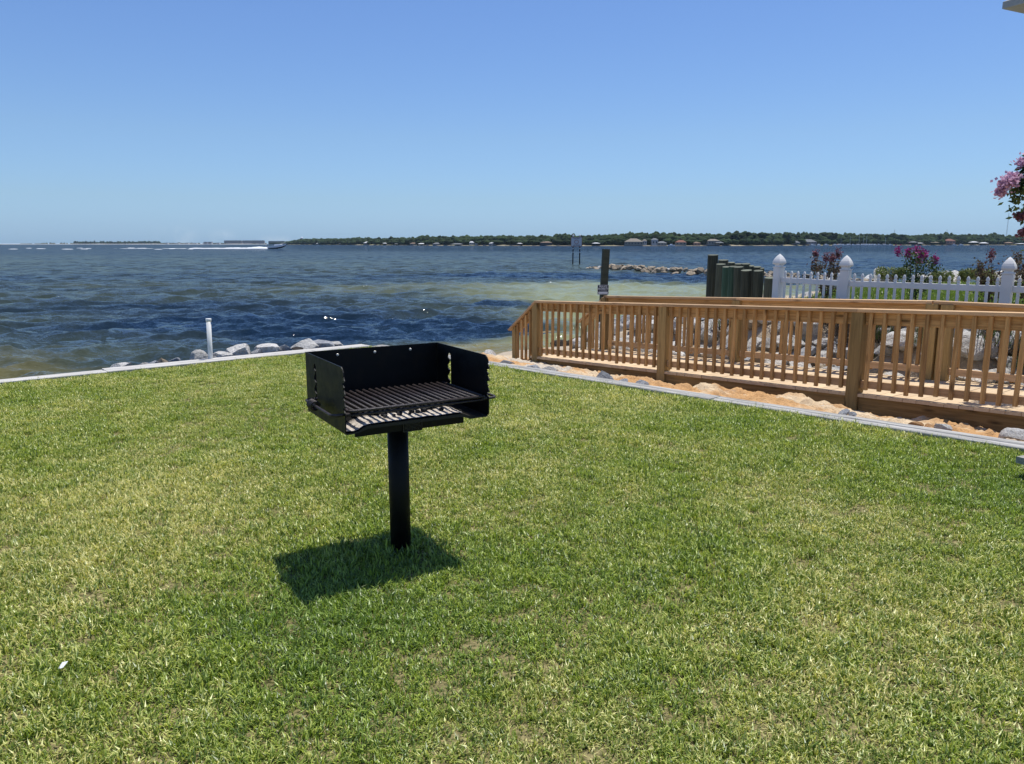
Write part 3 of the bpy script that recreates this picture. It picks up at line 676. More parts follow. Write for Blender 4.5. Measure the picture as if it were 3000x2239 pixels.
# joists / skirt boards
for off, nm in ((-.02, 'skirt_board'), (1.50, 'skirt_board')):
    for a, b in ((-2.87, 0 - .08), (.08, 2.8 - .08), (2.88, 5.9)):
        board(nm, pt(P2, a, off, deck_z(a) - .18), pt(P2, b, off, deck_z(b) - .18), .285, .038, M['skirt'], BW, up=(nf.x, nf.y, 0))
for off in (.5, 1.0): board('joist', pt(P2, -2.9, off, deck_z(-2.9) - .16), pt(P2, 5.9, off, deck_z(5.9) - .16), .24, .038, M['skirt'], BW, up=(nf.x, nf.y, 0))
def railing(base, out, posts, dirs, ztop, foot, name='railing'):
    """posts: list of s along base; out=-1: balusters on the lawn side, +1: far side"""
    rl = bpy.data.objects.new(name, None); link(rl); rl.parent = BW; rl.empty_display_size = .1
    return rl
bal_mesh = None
def mk_rail(A, B, za, zb, out, posts_end, rl, nbal, bal_h=.86, wide=.14, ext0=0.):
    """A,B 2-D post centres; za,zb deck heights there; builds cap rail, top + bottom board, balusters"""
    global bal_mesh
    A = Vector(A); B = Vector(B); D = (B - A); L = D.length; D = D / L; Nn = Vector((-D.y, D.x));  # left normal
    if Nn.dot(nf) < 0: Nn = -Nn
    o_ = Nn * out
    def P(s, off, z): q = A + D * s + o_ * off; return Vector((q.x, q.y, z + za + (zb - za) * s / L))
    e = .072
    board('cap_rail', P(-ext0, .010, HR - .019), P(L - .003, .010, HR - .019), wide, .038, M['rail'], rl)
    board('top_board', P(e + .002, .0, HR - .108), P(L - e - .002, .0, HR - .108), .135, .036, M['wood'], rl, up=(o_.x, o_.y, 0))
    board('bottom_board', P(e + .002, .0, .105), P(L - e - .002, .0, .105), .085, .036, M['rail'], rl, up=(o_.x, o_.y, 0))
    pitch = L / (nbal + 1)
    for k in range(1, nbal + 1):
        s = k * pitch; j = .004 * rng.normal()
        b0 = P(s + j, .0375, .045 + .006 * rng.normal()); b1 = P(s, .0375, HR - .042)
        o = board('baluster', b0, b1, .038, .038, M['wood'], rl, up=(o_.x, o_.y, 0), ch=.002)
        if bal_mesh is None: bal_mesh = o.data
def post(p, z0, z1, rl, s=.14, mat=None, rot=None):
    board('post', (p[0], p[1], z0), (p[0], p[1], z1), s, s, mat or M['post'], rl, up=rot or (nf.x, nf.y, 0), ch=.006)
# near railing
NRL = railing(P2, -1, [], [], 0, 0)
Np = [P2 + d * s for s in (-2.8, 0, 2.8, 5.6)]
for i, p in enumerate(Np):
    s = -2.8 + 2.8 * i; post(p, deck_z(s) - .42, deck_z(s) + HR - .040, NRL)
for i in range(3): mk_rail(Np[i], Np[i + 1], deck_z(-2.8 + 2.8 * i), deck_z(2.8 * i), -1, None, NRL, 18)
FRL = railing(F2, 1, [], [], 0, 0)
Fp = [F2 + d * s for s in (-2.8, 0, 2.8)]; dk = Vector((.72, -.694)).normalized(); Fp.append(Fp[-1] + dk * .16); Fp.append(Fp[-1] + dk * 2.6)
fs = lambda p: (p - P2).dot(d)
zF = [deck_z(fs(p)) + .022 for p in Fp]; zF[4] = zF[3] = zF[2] + .0
for i, p in enumerate(Fp): post(p, zF[i] - .5, zF[i] + HR - .040, FRL, rot=(nf.x, nf.y, 0) if i < 3 else (dk.y, -dk.x, 0))
for i in range(2): mk_rail(Fp[i], Fp[i + 1], zF[i], zF[i + 1], 1, None, FRL, 18)
mk_rail(Fp[3], Fp[4], zF[3], zF[4], 1, None, FRL, 17, ext0=.155)
# stair balustrades at the beach end
def stair(A, zd, lowz, ln, out, rl):
    B = A - d * ln; post(A - d * .0, lowz - .1, zd + .2, rl) if False else None
    post(B, lowz - .3, zd + HR - .46 * ln / .62 * .98 - .055, rl, .089)
    o_ = nf * out
    def P(s, off, z): q = A - d * s + o_ * off; return Vector((q.x, q.y, z))
    dr = .46 / .62
    zt = zd + HR - .045
    board('cap_rail', P(.0, .01, zt + .012), P(ln + .11, .01, zt + .012 - dr * (ln + .11)), .14, .036, M['rail'], rl)
    board('top_board', P(.075, 0, zt - .10 - .075 * dr), P(ln - .03, 0, zt - .10 - (ln - .03) * dr), .12, .034, M['wood'], rl, up=(o_.x, o_.y, 0))
    board('bottom_board', P(.075, 0, zd + .03 - .075 * dr), P(ln - .03, 0, zd + .03 - (ln - .03) * dr), .085, .034, M['wood'], rl, up=(o_.x, o_.y, 0))
    for k in range(1, 5):
        s = .03 + k * (ln - .03) / 5.0
        board('baluster', P(s, .0365, zd - .04 - s * dr), P(s, .0365, zt - .028 - s * dr), .038, .038, M['wood'], rl, up=(o_.x, o_.y, 0), ch=.002)
stair(Np[0], deck_z(-2.8), -.45, .60, -1, NRL); stair(Fp[0], zF[0], -.42, .56, 1, FRL)
for k in range(3):
    s0 = -2.98 - .24 * k; z = deck_z(-2.9) - .10 - .075 * k
    if z < -.58: break
    board('stair_tread', pt(P2, s0 - .12, -.02, z), pt(P2, s0 - .12, 1.5, z), .25, .038, M['deck'] if False else M['rail'], BW)

# ------------------------------------------------------------------ rocks
rk = {k: [rock_mesh('boulder', 100 + 20 * j + i, M[k]) for i in range(6)] for j, k in enumerate(('rock', 'rockgrey', 'rockbrown', 'rockdark', 'clod'))}
def put_rock(kind, x, y, z, s, label, cat='rock', group=None, name='boulder', flat=1., rz=None):
    o = link(bpy.data.objects.new(name, random.choice(rk[kind]))); o.location = (x, y, z)
    o.rotation_euler = (random.uniform(-.4, .4), random.uniform(-.4, .4), random.uniform(0, 6.28) if rz is None else rz)
    o.scale = (s, s * random.uniform(.8, 1.1), s * flat * random.uniform(.8, 1.1)); return tag(o, label, cat, group)
def gpt(px, py, z):   # real-world spot on the level z seen towards a photo direction (scaffolding for measuring only)
    P_ = R(10.34); f = 2220.; a = (px - 1500) / f; b = -(py - 1119.5) / f
    r = Vector((a, math.cos(P_) + b * math.sin(P_), -math.sin(P_) + b * math.cos(P_))); t_ = (z - 1.55) / r.z; return r.x * t_, r.y * t_
def at(px, py, D):
    P_ = R(10.34); f = 2220.; a = (px - 1500) / f; b = -(py - 1119.5) / f
    r = Vector((a, math.cos(P_) + b * math.sin(P_), -math.sin(P_) + b * math.cos(P_))); t_ = D / r.y; return Vector((r.x * t_, D, 1.55 + r.z * t_))
# along the left seawall
wl = [(352, 1082, .20, 'rock', 'low white rock nearest the left end of the rock row behind the seawall'), (425, 1074, .11, 'rock', 'small pale rock just left of the brown-stained rocks behind the seawall'),
      (447, 1068, .12, 'rockgrey', 'small grey rock at the left of the brown-stained trio behind the seawall'), (472, 1064, .13, 'rockbrown', 'brown-stained rock in the middle of a small trio behind the seawall'), (503, 1062, .12, 'rockgrey', 'grey pointed rock right of the brown-stained rock behind the seawall'),
      (588, 1048, .17, 'rock', 'upright pale rock immediately left of the white pipe'), (632, 1052, .09, 'rockgrey', 'small rock immediately right of the white pipe'), (652, 1048, .14, 'rock', 'low flat white rock right of the white pipe'), (700, 1040, .27, 'rock', 'widest pale rock in the row behind the seawall'),
      (749, 1032, .10, 'rockgrey', 'small grey rock between the two biggest pale rocks by the seawall'), (786, 1027, .21, 'rock', 'tall rounded grey-white rock halfway between white pipe and grill'), (834, 1030, .17, 'rockgrey', 'dull grey rock right of the tall rounded rock by the seawall'),
      (868, 1028, .13, 'rockdark', 'black wet rock between pale rocks left of the grill'), (896, 1022, .22, 'rock', 'front pale rock in the pile touching the grill outline'), (935, 1009, .22, 'rockgrey', 'highest rock in the pile behind the grill'), (972, 1018, .22, 'rock', 'flat white rock peeking over the back of the grill'),
      (1010, 1024, .14, 'rockdark', 'dark rock almost hidden behind the grill back panel')]
for px, py, s, kd, lb in wl:
    w0 = .36 + s * .85; dr_ = Vector(at(px, py, 10.)[:2]); A0 = K + NL * w0; den = dr_.x * DL[1] - dr_.y * DL[0]; tt = (A0[0] * DL[1] - A0[1] * DL[0]) / den; p = dr_ * tt
    zc = at(px, py, p.y).z
    put_rock(kd, p.x, p.y, zc - .01, s * 1.2, lb, group='rocks behind the seawall', rz=random.uniform(-.4, .4))
# grey stones in the sand beside the retaining wall
for px, py, s, kd, lb in ((1560, 1078, .17, 'rockgrey', 'grey rock in the sand at the left, with a black broken face beside it'), (1612, 1086, .13, 'rock', 'white slab rock with dark end near the wall cap'), (1768, 1112, .17, 'rockgrey', 'blue-grey rock left of the orange mounds beside the wall cap'),
                      (1812, 1122, .12, 'rockgrey', 'flat blue-grey stone leaning on the wall cap'), (1885, 1128, .15, 'rockgrey', 'pointed grey rock just left of the tallest orange mound'), (1926, 1140, .09, 'rock', 'small white stone right of the pointed grey rock'),
                      (2468, 1212, .10, 'rockgrey', 'dark grey stone against the wall cap below the second railing post from the right'), (2500, 1216, .08, 'rockgrey', 'small dark stone beside the dark grey stone at the wall cap'), (2678, 1252, .09, 'clod', 'brown clod at the start of the pale sand patch'), (2720, 1250, .08, 'clod', 'rounded brown clod left of a white stone'),
                      (2762, 1262, .12, 'rock', 'white stone in the sand under the ramp skirt'), (2985, 1285, .15, 'rock', 'whitish stone in the sand at the right edge of the photo'), (1485, 1062, .12, 'rockgrey', 'small dark grey rock in the sand left of the stair post'),
                      (1430, 1040, .16, 'rock', 'tan boulder in the sand just right of the grill'), (1876, 1096, .055, 'clod', 'small loose orange clod by the first long railing bay'), (2392, 1172, .06, 'clod', 'round brown clod standing alone in front of the skirt board'), (1990, 1108, .055, 'clod', 'orange clod on top of the tallest mound')):
    x, y = gpt(px, py + 8, -.06); z = tz(x, y)
    x, y = gpt(px, py + 6, z); z = tz(x, y)
    put_rock(kd, x, y, z + s * .1, s, lb, group='stones in the sand')
for px, py, s in ((1640, 1018, .30), (1680, 1000, .42), (1625, 1022, .15), (1700, 985, .35), (1712, 1015, .25)):
    x, y = gpt(px, py + 10, -.75); put_rock('rockdark', x, y, max(tz(x, y), -.9) + s * .25, s, 'dark seaweed-stained rock at the water edge behind the stair', group='dark rocks at the water edge')
# revetment between ramp and fence
cnt = 0; pts_r = []
for s in np.arange(-4.0, 5.4, .30):
    for o2 in (.36, .66, .98, 1.30, 1.6):
        if s > 2.6 and o2 > 1.2: continue
        if s > 0 and o2 > 1.5: continue
        q = F2 + d * (s + rng.uniform(-.12, .12)) + nf * (o2 + rng.uniform(-.1, .1)); sz = rng.uniform(.19, .34)
        if s > 2.8: q = q + nf * (s - 2.8) * .12
        pts_r.append(q); cnt += 1
        kd = rng.choice(['rock', 'rockgrey', 'rockbrown'], p=[.78, .12, .10])
        put_rock(kd, q.x, q.y, tz(q.x, q.y) + sz * .22, sz, 'limestone boulder in the bank between ramp and picket fence', group='boulders in the bank behind the ramp')
# shore ridge beyond the neighbour's lawn
for k in range(40):
    t_ = rng.random(); x = 6.0 + 12.5 * t_; y = 19.4 + 3.3 * min(1, t_ * 2.2) + rng.uniform(-.9, 1.3); s = rng.uniform(.28, .50)
    put_rock(rng.choice(['rock', 'rock', 'rockbrown']), x, y, tz(x, y) + s * .25 + .08, s, "boulder on the shore ridge beyond the neighbour's grass", name='shore_rock', group='boulders on the far side of the yard')
# rock jetty out in the water
jl = [Vector(p) for p in ((9.1, 78), (12, 69.5), (15.6, 60.5), (19.3, 54), (21.0, 46), (20.5, 37), (18.0, 29))]
def jp(t_):
    L = [(jl[i + 1] - jl[i]).length for i in range(len(jl) - 1)]; s = t_ * sum(L)
    for i, l in enumerate(L):
        if s <= l or i == len(L) - 1:
            D = (jl[i + 1] - jl[i]) / l; return jl[i] + D * s, Vector((-D.y, D.x))
        s -= l
nJ = 190
for k in range(nJ):
    t_ = (k + rng.random()) / nJ; t_ = t_ ** 1.7; c, n_ = jp(t_); o2 = rng.normal() * .75; hgt = max(0, .36 - abs(o2) * .24) * min(1, t_ * 12 + .25); s = rng.uniform(.30, .58) * min(1, .6 + t_ * 6)
    q = c + n_ * o2; put_rock('rockbrown' if rng.random() < .96 else 'rock', q.x, q.y, WL + hgt, s, 'brown rubble rock in the jetty running out across the bay', name='jetty_rock', group='rocks of the jetty', flat=.85)
for px, s in ((1730, .30), (1738, .34), (1756, .25), (1764, .34)):
    x, y = gpt(px, 787, WL); put_rock('rockbrown', x, y, WL + .03, s, 'low rock awash off the seaward tip of the jetty', group='rocks awash off the jetty')

# ------------------------------------------------------------------ white pipe
x, y = gpt(617, 1055, .02); mb = MB()
mb.lathe([(.030, -.3), (.030, .555)], 24); pp = mb.build('vent_pipe', M['pvc'], None, True, (x, y, 0)); tag(pp, 'white plastic pipe standing at the seawall edge', 'pipe')
mb = MB(); mb.lathe([(.0325, .535), (.037, .540), (.037, .570), (.034, .575), (.001, .576)], 24); mb.build('pipe_cap', M['pvc'], pp, True)
for o in (pp,): o.rotation_euler = (0, R(1), 0)
mb = MB(); mb.box((-.030, -.006, .26), (.004, .012, .10)); mb.build('pipe_label', plain('dark_label', (.1, .1, .1)), pp)

# ------------------------------------------------------------------ text helper
def text_mesh(name, txt, size, mat, parent, M4, ext=.002, align='CENTER', fx=1.):
    cu = bpy.data.curves.new(name, 'FONT'); cu.body = txt; cu.size = size; cu.align_x = align; cu.align_y = 'CENTER'; cu.extrude = ext
    cu.offset = size * .018
    o = bpy.data.objects.new(name, cu); link(o); dg = bpy.context.evaluated_depsgraph_get(); me = bpy.data.meshes.new_from_object(o.evaluated_get(dg))
    bpy.data.objects.remove(o); me.materials.append(mat) if not me.materials else None
    me.materials.clear(); me.materials.append(mat)
    o = link(bpy.data.objects.new(name, me)); o.parent = parent; o.matrix_local = M4 @ Matrix.Diagonal((fx, 1, 1, 1)); return o
M['ink'] = plain('black_sign_paint', (.012, .014, .022), .5); M['white'] = plain('white_sign_paint', (.62, .62, .64), .5, namt=.05)
M['signface'] = plain('faded_sign_face', (.50, .50, .53), .5, namt=.08); M['orange'] = plain('faded_orange_paint', (.30, .12, .07), .6)

# sign post: square timber with PRIVATE PROPERTY sign
sp = Vector((2.16, 17.7, 0)); tl = .022
mb = MB(); mb.box((0, 0, .13), (.150, .150, 2.6)); PO = mb.build('timber_post', M['piling'], None, loc=(sp.x - .045, sp.y, 0)); PO.rotation_euler = (0, R(2.0), R(6))
tag(PO, 'lone dark green treated post standing in the beach behind the ramp', 'post')
SG = empty('notice_sign', (sp.x - .055, sp.y - .09, .505), R(6), label='small black and white private property sign on the lone green post', cat='sign')
mb = MB(); mb.box((0, 0, 0), (.262, .004, .222)); mb.build('sign_plate', M['ink'], SG)
mb = MB()
for z_ in (-.107, .107): mb.box((0, -.003, z_), (.262, .003, .006))
for x_ in (-.128, .128): mb.box((x_, -.003, 0), (.006, .003, .206))
mb.box((0, -.003, -.072), (.222, .0025, .046)); mb.build('sign_border', M['white'], SG)
Rx = Matrix.Rotation(R(90), 4, 'X')
text_mesh('sign_text', 'PRIVATE', .066, M['white'], SG, Matrix.Translation((0, -.003, .070)) @ Rx, .0006, fx=.78)
text_mesh('sign_text', 'PROPERTY', .066, M['white'], SG, Matrix.Translation((0, -.003, .015)) @ Rx, .0006, fx=.76)
text_mesh('sign_text', 'NO TRESPASSING', .024, M['white'], SG, Matrix.Translation((0, -.003, -.031)) @ Rx, .0006, fx=.95)
mb = MB()
for z_ in (.100, -.100): mb.lathe([(.009, 0), (.006, .004), (.001, .005)], 10)
b_ = mb.build('screw', M['ink'], SG); bpy.data.objects.remove(b_)
for z_ in (.088, -.098):
    mb = MB(); mb.lathe([(.009, 0), (.007, .004), (.001, .005)], 10); b_ = mb.build('screw', M['ink'], SG, True, (0, -.004, z_)); b_.rotation_euler = (R(90), 0, 0)

# channel marker out in the bay
cx, cy = gpt(1688, 773.5, WL)
CM = empty('channel_marker', (cx, cy, WL), math.atan2(-cx, cy), label='white regulatory marker board with orange ring on two dark poles in the water', cat='marker')
for sx in (-1, 1):
    mb = MB(); mb.tube([(sx * .42, 0, -1), (sx * .40, 0, 3.30)], .075, 14); pp = mb.build('pole', plain('dark_pole', (.012, .012, .016), .6), CM, True)
    for z_, h_ in ((1.42, .10), (1.86, .12)):
        mb = MB(); mb.lathe([(.081, z_ - h_ / 2), (.081, z_ + h_ / 2)], 14); mb.build('white_band', M['white'], pp, True, (sx * (.42 - .02 * (z_ + 1) / 4.3), 0, 0))
    mb = MB(); mb.lathe([(.02, 3.30), (.10, 3.33), (.125, 3.42), (.10, 3.51), (.03, 3.55)], 14); mb.build('globe', M['white'], pp, True, (sx * .40, 0, 0))
for fy, rz_, sh in ((-.16, 0, 0), (.16, math.pi, 0)):
    mb = MB(); mb.box((0, 0, 0), (1.36, .03, 1.14)); bd = mb.build('sign_board', M['signface'], CM, loc=(0, fy, 2.68)); bd.rotation_euler = (0, 0, rz_)
    mb = MB()
    for z_ in (-.55, .55): mb.box((0, -.018, z_), (1.36, .006, .04))
    for x_ in (-.66, .66): mb.box((x_, -.018, 0), (.04, .006, 1.06))
    n = 40; Vt = []; Fc = []
    for q in range(n):
        a = 2 * math.pi * q / n
        for r_ in (.21, .27):
            for y_ in (-.016, -.022): Vt.append((r_ * math.cos(a), y_, -.01 + r_ * math.sin(a)))
    for q in range(n):
        a, b = q * 4, ((q + 1) % n) * 4; Fc += [(a + 1, a + 3, b + 3, b + 1), (a, a + 1, b + 1, b), (a + 2, b + 2, b + 3, a + 3)]
    mb.add(Vt, Fc); mb.build('orange_ring', M['orange'], bd)
    text_mesh('marker_text', 'IDLE SPEED', .17, M['ink'], bd, Matrix.Translation((0, -.018, .42)) @ Rx, .002, fx=.9)
    text_mesh('marker_text', 'NO WAKE', .17, M['ink'], bd, Matrix.Translation((0, -.018, -.42)) @ Rx, .002)
for sx in (-1, 1):
    mb = MB(); mb.box((sx * .70, 0, 2.68), (.02, .33, 1.10)); mb.build('side_frame', M['orange'], CM)

# ------------------------------------------------------------------ pilings
front = [(2115, 747, 15.9, 30), (2161, 773, 15.6, 27), (2189, 782, 15.3, 24), (2210, 781, 15.0, 24), (2240, 783, 14.9, 31, 0), (2193 + 0, 783, 0, 0)]
pil = [(2116, 747, 16.4, 30, 0), (2162, 774, 16.0, 27, 0), (2193, 782, 15.6, 27, 1), (2148, 762, 16.9, 29, 0), (2222, 781, 15.2, 26, 1), (2249, 782, 14.9, 32, 0), (2144 + 25, 769, 17.4, 22, 0),
       (2192 - 30, 0, 0, 0, 0), (2163, 0, 0, 0, 0)]
cols = [(2116, 747, 16.4, 30, 'M'), (2112 + 51, 761, 17.2, 29, 'D'), (2112 + 0 + 2, 0, 0, 0, '')]
plist = [  # px centre, top py, distance, px width, look
    (2089, 747, 16.6, 30, 'tallest'), (2112, 774, 16.2, 27, 'second from the left'), (2128, 782, 15.8, 22, 'green-stained'), (2148, 781, 15.5, 25, 'greener'), (2170, 782, 15.3, 28, 'brownish'), (2193, 792, 14.9, 31, 'leaning short'), (2228, 793, 14.7, 27, 'dark leaning short'), (2255, 814, 14.4, 30, 'lowest'),
    (2119, 762, 17.3, 29, 'back row, left'), (2143, 769, 17.0, 20, 'back row narrow'), (2164, 773, 16.8, 22, 'back row third'), (2185, 773, 16.6, 26, 'back row fourth'), (2202, 779, 16.4, 15, 'back row fifth'), (2219, 782, 16.2, 22, 'back row sixth'), (2233, 786, 16.0, 12, 'back row last')]
lbls = ['tallest dark green wooden piling at the left end of the cluster', 'dark brown piling right beside the tallest one, second tallest in front', 'narrow bright green-stained piling, third in the front row', 'wider bright green-stained piling, fourth in the front row', 'brownish piling just left of the leaning one with a pale top',
        'short leaning piling with a pale sawn top in the middle of the cluster', 'dark short piling right of the pale-topped leaning one', 'lowest piling, against the white picket fence end post',
        'flat-topped piling peeking between the tallest piling and the back row', 'second piling of the back row, nearly black', 'third piling of the back row behind the green ones', 'fourth piling of the back row behind the brownish one', 'thin sliver of the fifth back row piling', 'sixth back row piling above the dark short one', 'last low piling of the back row near the fence']
for (px, py, D, w, _), lb in zip(plist, lbls):
    pos = at(px, py, D); r_ = w / 2220 * D / 2; base_z = -.35; lean = 0 if 'leaning' not in lb else R(-2.2)
    mb = MB(); g = random.Random(px); n = 28; H_ = pos.z - base_z; rings = 14
    V = []; Fc = []
    for i in range(rings + 1):
        zz = base_z + H_ * i / rings
        for k in range(n):
            a = 2 * math.pi * k / n; rr_ = r_ * (1.04 - .06 * i / rings) * (1 + .018 * math.sin(3 * a + px) + .012 * math.sin(7 * a + px * 2)); V.append((rr_ * math.cos(a), rr_ * math.sin(a), zz + (0.012 * math.cos(a - 1.2) if i == rings else 0)))
    for i in range(rings):
        for k in range(n): Fc.append((i * n + k, i * n + (k + 1) % n, (i + 1) * n + (k + 1) % n, (i + 1) * n + k))
    # wood grain runs along the piling: local X is up
    V2 = [(v[2], v[1], -v[0]) for v in V]
    mt = M['piling']
    if 'green-stained' in lb:
        M.setdefault('greenpile', wood_mat('green_piling', (.035, .070, .045), (.065, .11, .072), (.03, .05, .033), knots=False, rough=.85)); mt = M['greenpile']
    o = meshobj('piling', V2, Fc, mt, None, True, (pos.x, pos.y, 0)); o.rotation_euler = (0, R(-90) + lean, 0)
    tag(o, lb, 'piling', 'wooden pilings beside the fence')
    top = meshobj('sawn_top', [V2[rings * n + k] for k in range(n)], [tuple(range(n))], M['pilingtop'], o)

# ------------------------------------------------------------------ picket fence
FN = empty('picket_fence', (5.286, 12.12, .4), label='white vinyl picket fence with pointed post caps behind the ramp', cat='fence')
fp = [Vector((4.66, 13.36)), Vector((5.29, 12.13)), Vector((6.88, 10.60)), Vector((8.47, 9.07))]
def rel(x, y, z): return Vector((x, y, z)) - FN.location
ps = .136; ztopb = [1.10, 1.075, 1.09, 1.09]
def pcap(c, w, rot):
    n = 4; prof = [(.5, 0), (.56, .004), (.56, .016), (.40, .022), (.36, .036), (.37, .050), (.57, .066), (.60, .082), (.57, .110), (.48, .145), (.34, .180), (.20, .208), (.08, .226), (.012, .238)]
    mbb = MB(); mbb.lathe([(r_ * w * 1.414, z) for r_, z in prof], 4, sq=True); return mbb
picket_me = None
for i, p in enumerate(fp):
    dd = (fp[1] - fp[0]) if i == 0 else (fp[2] - fp[1]); rz_ = math.atan2(dd.y, dd.x)
    if i == 1: rz_ = math.atan2((fp[2] - fp[1]).y, (fp[2] - fp[1]).x)
    zb = 1.135 if i else 1.14
    mb = MB(); zt = zb; mb.box((0, 0, 0), (ps, ps, zt + .3)); po = mb.build('fence_post', M['vinyl'], FN, loc=rel(p.x, p.y, (zt - .3) / 2)); po.rotation_euler = (0, 0, rz_)
    bv = po.modifiers.new('b', 'BEVEL'); bv.width = .006; bv.segments = 2
    mb = pcap(None, ps, 0); cpo = mb.build('post_cap', M['vinyl'], po, loc=(0, 0, (zt + .3) / 2 + .001)); cpo.data.polygons.foreach_set('use_smooth', [False] * len(cpo.data.polygons))
    sd = cpo.modifiers.new('s', 'SUBSURF'); sd.levels = 0; sd.render_levels = 0; cpo.modifiers.remove(sd)
def picket_mesh():
    mb = MB(); w = .038; mb.box((0, 0, -.35), (w, .020, .70)); 
    prof = [(.50, 0), (.60, .006), (.60, .014), (.40, .022), (.40, .030), (.56, .044), (.56, .058), (.40, .078), (.16, .092), (.02, .098)]
    V = []; Fc = []
    for r_, z in prof:
        for (sx, sy) in ((-1, -1), (1, -1), (1, 1), (-1, 1)): V.append((sx * r_ * w, sy * r_ * .024, z - .0005))
    for q in range(len(prof) - 1):
        for k in range(4): Fc.append((q * 4 + k, q * 4 + (k + 1) % 4, q * 4 + 4 + (k + 1) % 4, q * 4 + 4 + k))
    Fc.append(tuple((len(prof) - 1) * 4 + k for k in range(4))); mb.add(V, Fc)
    me = bpy.data.meshes.new('picket'); me.from_pydata(mb.v, [], mb.f); me.materials.append(M['vinyl']); return me
pm = picket_mesh()
for i, nbp in ((0, 9), (1, 17), (2, 17)):
    a, b = fp[i], fp[i + 1]; D = (b - a); L = D.length; D = D / L; rz_ = math.atan2(D.y, D.x); zt = .995
    for z_, h_ in ((.93, .088), (.52, .088)):
        mb = MB(); mb.box((0, 0, 0), (L - ps, .036, h_)); rl = mb.build('fence_rail', M['vinyl'], FN, loc=rel(*(a + D * L / 2), z_)); rl.rotation_euler = (0, 0, rz_)
        bv = rl.modifiers.new('b', 'BEVEL'); bv.width = .004; bv.segments = 2
    for k in range(nbp):
        q = a + D * (ps / 2 + (L - ps) * (k + .6) / nbp); o = link(bpy.data.objects.new('picket', pm)); o.parent = FN; o.location = rel(q.x, q.y, .998); o.rotation_euler = (0, 0, rz_)

# ------------------------------------------------------------------ neighbour's yard grass (coarse)
M['yard'] = grass_mat('yard_blades', (.09, .15, .02), (.22, .31, .05), (.3, .3, .1), 1.5, .4)
yc = [clump_mesh('yard_clump', 40, .11, .06, .14, .009, M['yard'], 60 + i, .9) for i in range(3)]
n = 9000; x_ = rng.uniform(5, 17, n); y_ = rng.uniform(9, 20.3, n)
lf = (x_ - 5.29) * .693 + (y_ - 12.13) * .721   # behind the fence line
ok = (lf > .25) & (y_ < 14.5 + (x_ - 5) * 1.3) & (np.abs(x_) < .72 * y_ + .8)
x_ = x_[ok]; y_ = y_[ok]
o = scatter('yard_grass', np.stack([x_, y_, terr(x_, y_)], -1), rng.uniform(.8, 1.5, len(x_)), rng.uniform(0, 6.28, len(x_)), rng.normal(0, .1, (len(x_), 2)), yc)
tag(o, "bright green grass of the neighbour's yard behind the picket fence", 'grass', kind='stuff')

# ------------------------------------------------------------------ plants
def leaf_mat(name, a, b, tr=.3):
    t = NT(name); r = t.attr('tint'); col = t.mix(r, a, b)
    df = t.n('BsdfPrincipled'); t.set(df.inputs['Base Color'], col); df.inputs['Roughness'].default_value = .5; df.inputs['Specular IOR Level'].default_value = .3
    ts = t.n('BsdfTranslucent'); t.set(ts.inputs[0], col); mx = t.n('MixShader'); mx.inputs[0].default_value = tr
    t.t.links.new(df.outputs[0], mx.inputs[1]); t.t.links.new(ts.outputs[0], mx.inputs[2]); t.t.links.new(mx.outputs[0], t.out.inputs[0]); return t.m
M['leafred'] = leaf_mat('bronze_leaf', (.10, .045, .040), (.15, .13, .06)); M['leafgreen'] = leaf_mat('green_leaf', (.035, .060, .018), (.10, .15, .04))
M['shrub'] = leaf_mat('shrub_leaf', (.11, .14, .04), (.22, .26, .09)); M['magenta'] = leaf_mat('magenta_petal', (.24, .02, .12), (.42, .05, .24), .4); M['pink'] = leaf_mat('pink_petal', (.50, .27, .40), (.76, .54, .68), .4)
M['dull'] = leaf_mat('faded_petal', (.15, .05, .07), (.28, .12, .14)); M['bark'] = plain('bark', (.10, .075, .055), .85, nscale=20, namt=.4)
M['drystem'] = leaf_mat('dry_stem', (.045, .032, .022), (.17, .13, .09), .1)
def cards(name, P, size, mat, parent, seed=0, aspect=.5, up=.0):
    """many small leaf-shaped faces at points P"""
    g = np.random.default_rng(seed); n = len(P); P = np.asarray(P)
    a = g.normal(size=(n, 3)); a[:, 2] += up; a /= np.linalg.norm(a, axis=1)[:, None]
    b = g.normal(size=(n, 3)); b -= a * (a * b).sum(1)[:, None]; b /= np.linalg.norm(b, axis=1)[:, None]
    s = (size * g.uniform(.6, 1.3, n))[:, None]
    V = np.stack([P - a * s, P + b * s * aspect, P + a * s, P - b * s * aspect], 1).reshape(-1, 3); Q = np.arange(4 * n).reshape(n, 4)
    me = npmesh(name, V, Q, mat, False); at_ = me.attributes.new('tint', 'FLOAT', 'POINT'); at_.data.foreach_set('value', np.repeat(g.random(n), 4).astype(np.float32))
    o = link(bpy.data.objects.new(name, me)); o.parent = parent; return o
